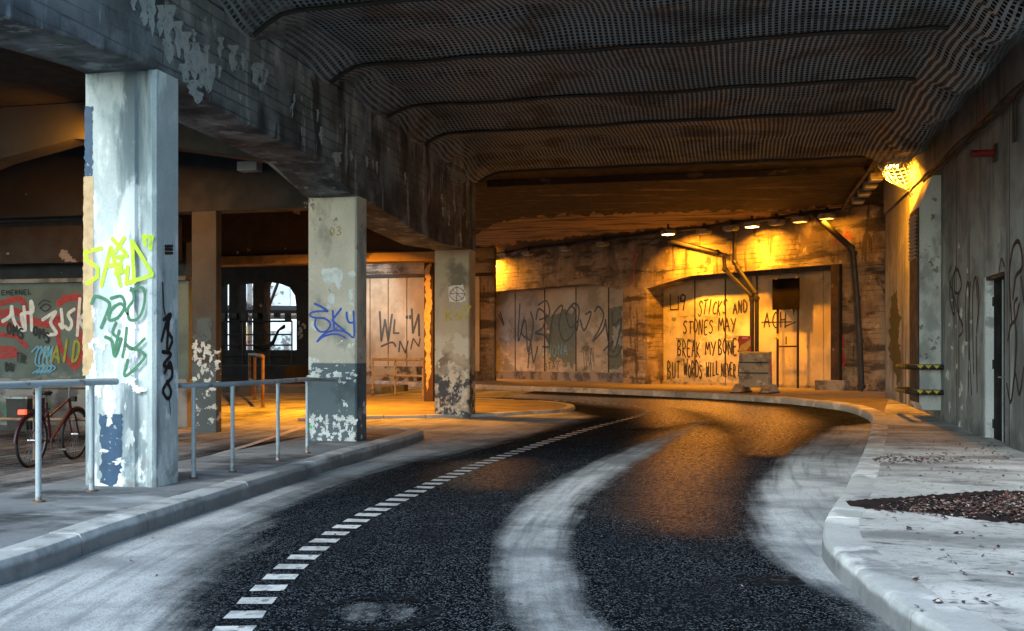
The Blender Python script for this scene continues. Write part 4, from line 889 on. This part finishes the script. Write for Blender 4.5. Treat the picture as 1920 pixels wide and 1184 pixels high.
# ---------------------------------------------------------------- board on legs
n = -.52; uA, uB = on_F(1458,700,n)[0], on_F(1496,700,n)[0]; gz = .36
t = thing('board_stand', 'black board on two tall legs standing before the yellow lit panels', 'sign stand', fw((uA+uB)/2, n, gz))
zt = on_F(1470,523,n)[1]; zl = on_F(1470,581,n)[1]; zc = on_F(1470,650,n)[1]
for u in (uA, uB): m = MB(fw); m.tube([(u,n,gz-.02),(u,n,zt+.04)], .04, 8); m.make('leg', M['iron'], t, smooth=True)
m = MB(fw); m.box((uA-.16,n+.045,zl),(uB+.10,n+.075,zt)); m.make('board', M['blackboard'], t, bev=.006)
m = MB(fw); m.tube([(uA,n,zc),(uB,n,zc)], .028, 8); m.make('cross_bar', M['iron'], t)
for u in (uA, uB): m = MB(fw); m.box((u-.05,n+.02,zt-.02),(u+.05,n+.09,zt+.06)); m.make('clamp', M['yellowbar'], t)
zy = on_F(1458,632,n)[1]; m = MB(fw); m.tube([(uA-.09,n+.03,zy-.05),(uA,n+.06,zy),(uA+.09,n+.03,zy-.06)], .02, 6); m.tube([(uA,n,zy-.08),(uA,n,zy+.1)], .05, 8); m.make('yellow_tape', M['yellowbar'], t)

# ---------------------------------------------------------------- barrier with warning board
def on_pav(px, py): return on_z(px, py, KH)
b0 = on_pav(1392,734); b1 = on_pav(1428,741); ax = cw(cos(radians(32)), -sin(radians(32)), 0).normalized(); ay = Vector((-ax.y, ax.x, 0))
bc = on_pav(1414,737); fr = lambda x, y, z: bc+ax*x+ay*y+Vector((0,0,z))
wid = .43; t = thing('road_barrier', 'dirty grey plastic barrier with a yellow top parked on the far pavement', 'barrier', bc)
m = MB(fr)
m.prism([(-.11,.16),(.33,.16),(.30,.6),(.27,1.13),(-.05,1.13),(-.08,.6)], 0, -wid, wid); m.make('body', M['barr'], t, bev=.025)
m = MB(fr)
for z in (.85,.55): m.box((-wid-.0,-.115+.03*(z-.5),z),(wid,-.085,z+.03))
m.make('groove', M['iron'], t)
m = MB(fr); m.box((-wid-.01,-.05,1.125),(wid+.01,.27,1.17)); m.make('top_plate', M['yellowbar'], t, bev=.01)
m = MB(fr); m.box((wid+.002,.08,.55),(wid+.012,.14,.95)); m.make('red_reflector', M['redbar'], t)
for x in (-wid+.02, wid-.02):
    m = MB(fr); m.prism([(-.42,0),(.62,0),(.60,.07),(.32,.24),(-.10,.24),(-.40,.07)], 0, x-.13, x+.13); m.make('foot', M['barr'], t, bev=.02)
    m = MB(fr); m.box((x-.14,-.44,-.002),(x+.14,.64,.03)); m.make('foot_pad', M['rubber'], t)
s_ = thing('warning_board', 'small red and yellow warning board fixed upright on the barrier', 'sign', fr(-wid+.14,.1,1.17))
m = MB(fr); m.box((-wid-.06,.09,1.18),(-wid+.30,.12,1.62)); m.make('board', M['redbar'], s_, bev=.01)
m = MB(fr); m.add([(-wid-.05,.086,1.19),(-wid+.16,.086,1.19),(-wid+.29,.086,1.34),(-wid+.29,.086,1.52),(-wid-.0,.086,1.34)], [(0,1,2,3,4)]); m.make('yellow_stripe', M['yellowbar'], s_)
m = MB(fr); m.box((-wid+.04,.084,1.545),(-wid+.22,.088,1.575)); m.make('white_line', M['white'], s_)

# ---------------------------------------------------------------- rear pillars, mural wall, side lane
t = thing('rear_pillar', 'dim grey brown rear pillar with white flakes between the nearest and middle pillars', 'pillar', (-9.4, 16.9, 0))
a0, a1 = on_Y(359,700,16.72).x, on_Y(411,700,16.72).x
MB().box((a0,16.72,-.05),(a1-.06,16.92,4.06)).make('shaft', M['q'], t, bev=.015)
k = Ink(sY(16.72)); k.band([(361,545),(410,548),(410,640),(361,642)],2,1).done('tan_patch', M['gold'], t) if False else None
k = Ink(sY(16.72))
for i in range(40): k.blob(random.uniform(364,408), random.triangular(635,760,665), random.uniform(1,6), random.uniform(1,7), i, .9)
k.done('peeling_paint', M['flake'], t)
k = Ink(sY(16.715)); k.band([(368,598),(396,596),(397,640),(369,642)],2,3).done('dark_patch', M['ggrey'], t)
t = thing('rusty_pillar', 'narrow rusty brown pillar with flaking paint left of the third pillar', 'pillar', on_pav(808,752))
pp = on_z(820,753,.07); xr0 = on_Y(795,700,pp.y).x; xr1 = on_Y(812,700,pp.y).x
MB().box((xr0,pp.y,g(pp.y)),(xr1,pp.y+.5,5.46)).make('shaft', M['steelbrown'], t, bev=.01)
k = Ink(sY(pp.y)); k.band([(797,500),(808,492),(806,520),(810,560),(806,620),(808,700),(800,735),(797,650)],3,3).done('peeling_paint', M['tan'], t)

mw = thing('mural_wall', 'grey green wall covered in red, white and lime graffiti behind the bicycle', 'wall', (-14, 17.6, 0))
xe = -10.25
MB().box((-26,17.55,.98),(xe,17.9,2.86)).make('painted_face', M['green'], mw)
MB().box((-26,17.50,-.05),(xe,17.9,.977)).make('plinth', M['base'], mw)
MB().box((-26,17.44,2.863),(xe,17.9,2.94)).make('ledge', M['base'], mw)
MB().box((-26,17.65,2.943),(xe,17.9,3.6)).make('upper_face', M['dark'], mw)
S_ = sY(17.55)
k = Ink(S_); k.stroke([(0,570),(40,562),(48,600),(20,610),(0,605)],.12,4).stroke([(0,590),(30,585),(55,600),(90,608),(110,600)],.16,4).stroke([(0,628),(30,632),(50,650)],.10,4).stroke([(0,655),(22,655),(30,665),(0,668)],.12,3).stroke([(110,570),(125,560),(150,558)],.14,3).stroke([(115,590),(110,640),(140,690),(155,660)],.10,4).stroke([(150,560),(145,610),(155,650)],.10)
k.done('graffiti', M['red'], mw, 'red spray outlines')
k = Ink(sY(17.542)); k.stroke([(5,603),(20,592),(22,575),(26,600),(35,615),(45,620)],.075,5).stroke([(45,575),(48,620),(40,590),(62,585),(58,565),(60,620)],.07,3).stroke([(80,600),(105,585),(95,605),(106,625),(90,628)],.07,4).stroke([(115,580),(118,615),(112,608)],.07,3).stroke([(140,580),(128,590),(135,605),(130,618),(122,612)],.07,4).stroke([(150,560),(145,630)],.07).stroke([(158,590),(148,600),(160,620)],.07)
k.done('graffiti', M['white'], mw, 'white brush like letters')
k = Ink(sY(17.534)); k.text('OMS', 12,622,46,636,18,.04).text('OMS', 62,625,94,645,18,.04).text('DOF', 10,695,30,698,14,.03).text('TAR', 30,680,50,682,18,.02).stroke([(75,578),(85,570),(95,576),(85,584),(75,578)],.02,3).stroke([(72,572),(82,563),(94,567)],.02,3).text('EMERNEL', 3,553,60,552,8,.02)
k.done('graffiti', M['gblack'], mw, 'small black tags')
k = Ink(sY(17.537)); k.text('SAID', 76,690,150,676,36,.055,.15,.1).done('graffiti', M['olive'], mw, 'lime yellow tag')
k = Ink(sY(17.531))
for i in range(5): x = 60+i*7; k.stroke([(x,660+i*4),(x+12,650),(x+6,680),(x+16,690),(x+2,700)],.035,4)
k.done('graffiti', M['lblue'], mw, 'light blue scribble')
k = Ink(sY(17.52 if False else 17.496)); k.stroke([(0,760),(12,770),(4,790)],.06,3).stroke([(90,750),(96,780),(88,790)],.05,3); k.done('graffiti', M['dgreen'], mw, 'teal marks on the plinth')

# window wall at the far left end, bridge steelwork and building outside
YW = 36.0
wt = thing('arch_wall', 'dark rear wall with open arches looking out to daylight', 'wall', (-17, YW, 0))
def wx(px): return on_Y(px,600,YW).x
def wz(py, px=500): return on_Y(px,py,YW).z
MB().box((-26,YW,-.05),(wx(640),YW+.5,1.62)).make('sill_wall', M['dark'], wt)
m = MB()
arch = [(wx(640),1.62),(wx(640),5.46),(-26,5.46),(-26,4.2),(wx(412),4.2),(wx(445),4.2),(wx(500),4.25),(wx(525),4.16),(wx(543),4.02),(wx(553),3.7),(wx(556),3.2),(wx(556),1.62)]
m.prism(arch, 1, YW, YW+.5); m.make('arch_head', M['dark'], wt)
for a_, b_, mt in ((398,413,'dark'),(429,448,'dark'),(474,494,'brown')):
    MB().box((wx(a_),YW+.01,1.60),(wx(b_),YW+.6,4.3)).make('pier', M[mt], wt)
k = Ink(sY(YW-.002)); 
for i in range(8): k.blob(560+random.uniform(0,12), 605+i*4, 3, 3, i, 1)
k.done('faded_paint', M['paleblue'], wt)
bx = thing('bridge_truss', 'grey steel bridge truss standing outside the arches', 'truss', (-18, 40, 0))
def tb(name, pts, r, mat): MB().tube(pts, r, 4).make(name, M[mat], bx)
Z = 39.5
def tp(px, py): return on_Y(px, py, Z)
tb('chord', [tp(395,581), tp(580,583)], .20, 'trussdark'); tb('chord', [tp(395,591), tp(580,592)], .16, 'truss')
for a_, b_, mt, r in (((450,500),(462,582),'trussdark',.07),((468,490),(468,660),'truss',.12),((515,490),(482,582),'truss',.10),((522,490),(488,582),'trussdark',.07),((536,490),(502,582),'trussdark',.07),((419,480),(419,582),'truss',.06)):
    tb('brace', [tp(*a_), tp(*b_)], r, mt)
MB().box((-60,39.8,-.1),(-12.9,41,.95)).make('parapet', M['truss'], bx)
ob = thing('outer_building', 'pale building seen in daylight through the arches', 'building', (-25, 62, 0))
MB().box((-45,62,-.1),(-16,70,16)).make('facade', M['bldg'], ob)
for i in range(12):
    for j in range(5): MB().box((-44+i*2.3,61.93,1.2+j*3),(-42.6+i*2.3,62.05,3.0+j*3)).make('window', M['truss'], ob)
yb = thing('street_sign', 'yellow and red sign outside, seen small through the arches', 'sign', on_Y(460,650,44))
a_ = on_Y(456,612,44); b_ = on_Y(464,640,44); MB().box((a_.x,44,b_.z),(b_.x,44.1,a_.z)).make('yellow_panel', M['yellowbar'], yb)
a_ = on_Y(456,641,44); b_ = on_Y(464,650,44); MB().box((a_.x,44,b_.z),(b_.x,44.1,a_.z)).make('red_panel', M['redbar'], yb)
MB().box((a_.x+.05,44.02,0),(a_.x+.12,44.09,b_.z)).make('post', M['iron'], yb)
cbx = thing('junction_boxes', 'row of black junction boxes strung before the arches', 'junction box', (wx(416), YW-.1, 2.9))
for i in range(7):
    x = wx(416)+i*.45; MB().box((x,YW-.14,2.75+.1*(i % 2)),(x+.22,YW-.02,3.05)).make('box', M['iron'], cbx)
m = MB()
for k_ in range(3): m.tube([tp_ for tp_ in [on_Y(534,610+k_*2,YW-.2), on_Y(522,620,YW-.2), on_Y(512,640+k_*3,YW-.2), on_Y(495,654+k_*2,YW-.2), on_Y(475,650,YW-.2)]], .045, 6)
tag(m.make('hanging_cable', M['iron'], smooth=True), 'thick black cables drooping before the arches', 'cable')

# ---------------------------------------------------------------- rails
def rail(name, label, posts, h, mat, r=.026, lower=None, ends=None, zoff=0.0):
    t = thing(name, label, 'railing', posts[0]); pr = [Vector(p) for p in posts]
    top = [p+Vector((0,0,h)) for p in pr]
    if ends: top = [Vector(ends[0])]+top+[Vector(ends[1])] if ends[0] else top+[Vector(ends[1])]
    MB().tube(top, r*1.25, 12).make('top_bar', M[mat], t, smooth=True)
    if lower:
        for lz in lower: MB().tube([p+Vector((0,0,lz)) for p in pr], r, 10).make('lower_bar', M[mat], t, smooth=True)
    for p in pr:
        MB().tube([p-Vector((0,0,.03)), p+Vector((0,0,h))], r, 10).make('post', M[mat], t, smooth=True)
        MB().tube([p+Vector((0,0,-.004)), p+Vector((0,0,.012))], r*2.1, 12).make('base_plate', M['railrust'], t)
        MB().tube([p+Vector((0,0,h-.045)), p+Vector((0,0,h-.015))], r*1.12, 10).make('weld_collar', M[mat], t)
    return t
rail('handrail', 'pale blue grey handrail ending at the nearest pillar, leftmost', [(-6.2,4.4,KH),(-6.1,6.1,KH),on_pav(72,941),on_pav(172,921)], 1.03, 'galv', ends=(None, on_pav(172,921)+Vector((.1,.25,1.03))))
q1, q2, q3, q4 = on_pav(363,897), on_pav(436,885), on_pav(521,865), on_pav(576,850)
rail('handrail', 'grey handrail spanning from the nearest pillar to the middle pillar', [q1,q2,q3,q4], .965, 'galv', r=.022, ends=((-5.75,9.25,1.13), (-5.85,14.17,1.07)))
ra = [on_Y(px, 700, 12.2).x for px in (-160,-50,65,190)]
rail('handrail', 'rusty brown two bar railing in front of the bicycle', [(ra[0],12.2,0),(ra[1],12.2,0),(ra[2],12.2,0),(ra[3],12.6,0)], 1.0, 'railrust', lower=[.55])
pr = [on_z(px, py, .02) for px, py in ((699,741),(741,742),(793,744))]
rail('handrail', 'cream flaking railing between the middle pillar and the rusty pillar', pr, 1.08, 'railwhite', lower=[.6], r=.032)
pr = [on_z(px, py, .0) for px, py in ((468,742),(478,750),(493,764))]
rail('handrail', 'short tan railing standing in the side lane under the arches', pr, 1.25, 'railrust', lower=[.5], r=.04)
pr = [(wx(px), YW-.6, g(YW)) for px in (380,425,470,519,560)]
rail('handrail', 'black pipe railing before the far arches', [(p[0],p[1],1.0) for p in pr], 1.7, 'iron', lower=[.4,.8,1.2], r=.03)
MB().box((-26,33,g(33)-.02),(wx(600),36.1,1.05)) .make('arch_platform', M['dark'])
struct(bpy.data.objects['arch_platform'])
# side kerb in front of the platform
m = MB(); m.box((-26,30.2,.1),(-11,33.0,.42)); struct(m.make('side_pavement', M['walkdark']))

# ---------------------------------------------------------------- bicycle
ang = 0.10; bo = cw(-6.20, 13.05, 0)
bdir = cw(sin(ang)*1.0-.0, cos(ang), 0).normalized(); bs = Vector((bdir.y, -bdir.x, 0)); lean = .05
def bf(x, y, z): return bo+bdir*x+bs*(y+lean*z)+Vector((0,0,z))
bk = thing('bicycle', 'maroon city bicycle with red rear light leaning behind the rusty railing', 'bicycle', bo)
def bt_(name, pts, r, mat, par=bk, n=8, closed=False): return MB(bf).tube(pts, r, n, closed).make(name, M[mat], par, smooth=True)
for cx in (0.0, 1.06):
    wh = bt_('wheel', [(cx+.315*cos(a), 0, .34+.315*sin(a)) for a in [2*pi*i/40 for i in range(40)]], .010, 'chrome', closed=True)
    ty = MB(bf).tube([(cx+.338*cos(a), 0, .34+.338*sin(a)) for a in [2*pi*i/40 for i in range(40)]], .019, 8, True).make('tyre', M['rubber'], wh, smooth=True)
    m = MB(bf)
    for i in range(28): a = 2*pi*i/28; m.tube([(cx,(.03 if i % 2 else -.03),.34),(cx+.31*cos(a),0,.34+.31*sin(a))], .0022, 4)
    m.make('spokes', M['chrome'], wh); MB(bf).tube([(cx,-.05,.34),(cx,.05,.34)], .022, 8).make('hub', M['chrome'], wh)
    fd = [(cx+.372*cos(a), 0, .34+.372*sin(a)) for a in [radians(q_) for q_ in (range(40,190,10) if cx == 0 else range(20,150,10))]]
    bt_('mudguard', fd, .018, 'maroon')
BB = (.45,0,.30); ST_ = (.30,0,.82); HT = (.86,0,.84); HB = (.90,0,.70)
m = MB(bf); m.tube([BB,ST_],.017,8); m.tube([BB,HB],.02,8); m.tube([(.36,0,.62),HT],.016,8); m.tube([HB,HT],.02,8)
for s in (-.05,.05): m.tube([(0,s,.34),(BB[0],s*.6,BB[2])],.010,6); m.tube([(0,s,.34),(.33,s*.5,.72)],.010,6)
m.make('frame', M['maroon'], bk, smooth=True)
m = MB(bf)
for s in (-.05,.05): m.tube([(1.06,s,.34),(.95,s,.60),(.91,s*.5,.68)],.012,6)
m.make('fork', M['maroon'], bk, smooth=True)
bt_('seat_post', [ST_,(.27,0,.95)], .014, 'chrome')
m = MB(bf); m.add([(.10,-.09,.96),(.10,.09,.96),(.26,.07,.97),(.42,.02,.95),(.42,-.02,.95),(.26,-.07,.97),(.12,-.08,.92),(.12,.08,.92),(.40,0,.91)],
    [(0,1,2,5),(5,2,3,4),(0,6,7,1),(1,7,8,2),(2,8,3),(3,8,4),(4,8,5),(5,8,6,0)]); m.make('saddle', M['rubber'], bk, bev=.012)
bt_('stem', [HT,(.84,0,1.06)], .014, 'chrome')
bt_('handlebar', [(.66,-.30,1.07),(.78,-.29,1.09),(.85,-.18,1.10),(.85,0,1.07),(.85,.18,1.10),(.78,.29,1.09),(.66,.30,1.07)], .013, 'chrome')
for s in (-1,1): bt_('grip', [(.66,.30*s,1.07),(.55,.31*s,1.06)], .018, 'rubber')
m = MB(bf); m.tube([(BB[0]+.09*cos(a),.05,BB[2]+.09*sin(a)) for a in [2*pi*i/16 for i in range(16)]], .006, 5, True); m.tube([(.45,.06,.30),(.55,.09,.18)],.01,6); m.tube([(.45,-.06,.30),(.35,-.09,.42)],.01,6); m.box((.51,.09,.17),(.59,.18,.19)); m.box((.31,-.18,.41),(.39,-.09,.43)); m.make('crankset', M['chrome'], bk)
m = MB(bf); m.tube([(-.22,-.06,.74),(.30,-.06,.74)],.006,6); m.tube([(-.22,.06,.74),(.30,.05,.74)],.006,6); m.tube([(-.22,-.06,.74),(-.22,.06,.74)],.006,6); m.tube([(-.1,.06,.74),(0,.05,.34)],.006,6); m.tube([(-.1,-.06,.74),(0,-.05,.34)],.006,6); m.make('rack', M['iron'], bk)
m = MB(bf); m.box((-.26,-.05,.69),(-.22,.05,.75)); m.make('rear_light', emis('red_light', (1,.05,.02), 1.2), bk, bev=.005)
m = MB(bf); m.box((.94,-.035,.80),(1.0,.035,.87)); m.make('front_light', M['rubber'], bk)
# refuse bin by the mural wall
bn = thing('waste_box', 'dark grey open bin standing against the mural wall left of the bicycle', 'bin', on_Y(35,790,16.9))
xa, xb = on_Y(18,780,16.6).x, on_Y(58,780,16.6).x
MB().prism([(xa+.03,0),(xb-.03,0),(xb,.62),(xa,.62)], 1, 16.5, 17.0).make('body', M['iron'], bn)
MB().box((xa-.02,16.47,.62),(xb+.02,17.03,.66)).make('rim', M['galv'], bn)
# zinc box on cross beam
pz = on_Y(465,312,16.5); m = MB(); m.box((pz.x-.19,16.45,pz.z-.08),(pz.x+.19,16.69,pz.z+.08)); tag(m.make('junction_box', M['galvbox'], bev=.01), 'pale zinc junction box on the dark cross beam', 'junction box')

# ---------------------------------------------------------------- small things on the ground
def leaf(m, p, s, flat=.5):
    a = random.uniform(0, 2*pi); tx = Vector((cos(a), sin(a), random.uniform(-flat, flat))).normalized(); ty = Vector((-sin(a), cos(a), random.uniform(-flat, flat))).normalized()
    w_ = s*random.uniform(.4,.7); c = Vector(p); h_ = Vector((0,0,s*random.uniform(.05,.3)))
    m.add([c-tx*s, c-ty*w_+h_, c+tx*s, c+ty*w_+h_*.4], [(0,1,2),(0,2,3)])
LC = [(.20,.09,.06),(.07,.03,.03),(.40,.34,.32),(.28,.13,.08),(.04,.02,.025)]
lm = surf('dry_leaf', (.055,.030,.030), [L((.40,.36,.35), .53, .57, 30, seed=140), L((.02,.012,.012), .5, .56, 22, seed=141), L((.16,.07,.05), .56, .58, 17, seed=142)], rough=.6)
m = MB()
for i in range(3400):
    px = 1920-abs(random.gauss(0,.5))*240+random.uniform(0,120); py = 951+random.gauss(0,.42)*26*(1-.45*(max(0,1920-px)/260))
    if px < 1640: continue
    p = on_pav(px, py); leaf(m, (p.x, p.y, p.z+random.uniform(.003,.03)*min(1,(px-1640)/200)), random.uniform(.012,.034))
o = m.make('leaf_litter', lm); o['kind'] = 'stuff'; tag(o, 'heap of dead brown leaves on the right pavement', 'leaves')
m = MB()
for i in range(230):
    px = random.triangular(1640,1920,1860); py = random.triangular(800,930,845) if random.random() < .75 else random.uniform(930,1150)
    if px < 1560+(py-800)*.1 : continue
    p = on_pav(px, py)
    if p.x > 3.6: continue
    leaf(m, (p.x, p.y, p.z+.006), random.uniform(.012,.035))
for i in range(110):
    p = on_z(random.uniform(200,1540), random.uniform(840,1180)); 
    if -4.5 < p.x < .4: leaf(m, (p.x, p.y, p.z+.006), random.uniform(.006,.018))
o = m.make('scattered_leaves', lm); o['kind'] = 'stuff'; tag(o, 'dead leaves and grit scattered over pavement and road', 'leaves')
k = Ink(lambda px, py: (on_z(px, py, KH-.001), Vector((0,0,1))))
k.band([(1585,940),(1640,936),(1740,930),(1830,922),(1960,920),(1960,985),(1860,978),(1740,962),(1650,956),(1595,950)],3,2)
struct(k.done('pavement_patch', M['groundpatch'], None))  # dark ragged sheet on the pavement under the leaf heap
m = MB(); 
for i in range(240):
    px = random.gauss(1700, 60); py = random.gauss(862, 4)
    p = on_pav(px, py)
    if 1.6 < p.x < 3.6: leaf(m, (p.x, p.y, p.z+.008), random.uniform(.012,.04))
o = m.make('leaf_drift', lm); o['kind'] = 'stuff'; tag(o, 'thin drift of leaves by the wall base before the door', 'leaves')
c0 = Vector((ringc[0], ringc[1])); m = MB(); rows = []
for i in range(61):
    a = 2*pi*i/60; w1 = .30+.07*mnoise.noise(Vector((cos(a)*2, sin(a)*2, 1))); w2 = .37+.07*mnoise.noise(Vector((cos(a)*2.5, sin(a)*2.5, 5)))
    rows.append([(c0.x+cos(a)*w1, c0.y+sin(a)*w1, .004), (c0.x+cos(a)*w2, c0.y+sin(a)*w2, .004)])
m.grid(rows); struct(m.make('tar_ring', M['tar']))
# drain cover in the road
c = on_z(1452,1090); t = thing('drain_cover', 'small rectangular metal drain cover set in the road by the right kerb', 'drain cover', c)
fr = lambda x, y, z: Vector((c.x+x*CT-y*ST, c.y+x*ST+y*CT, c.z+z))
m = MB(fr); 
for a_, b_ in (((-.17,-.10),(.17,-.07)),((-.17,.07),(.17,.10)),((-.17,-.07),(-.14,.07)),((.14,-.07),(.17,.07))): m.box((*a_,.001),(*b_,.010))
m.make('frame', M['tar'], t)
m = MB(fr); m.box((-.138,-.068,.001),(.138,.068,.006)); m.make('lid', M['tar'], t)
m = MB(fr); m.box((-.02,-.02,.0065),(.09,.02,.009)); m.make('plate', M['iron'], t)
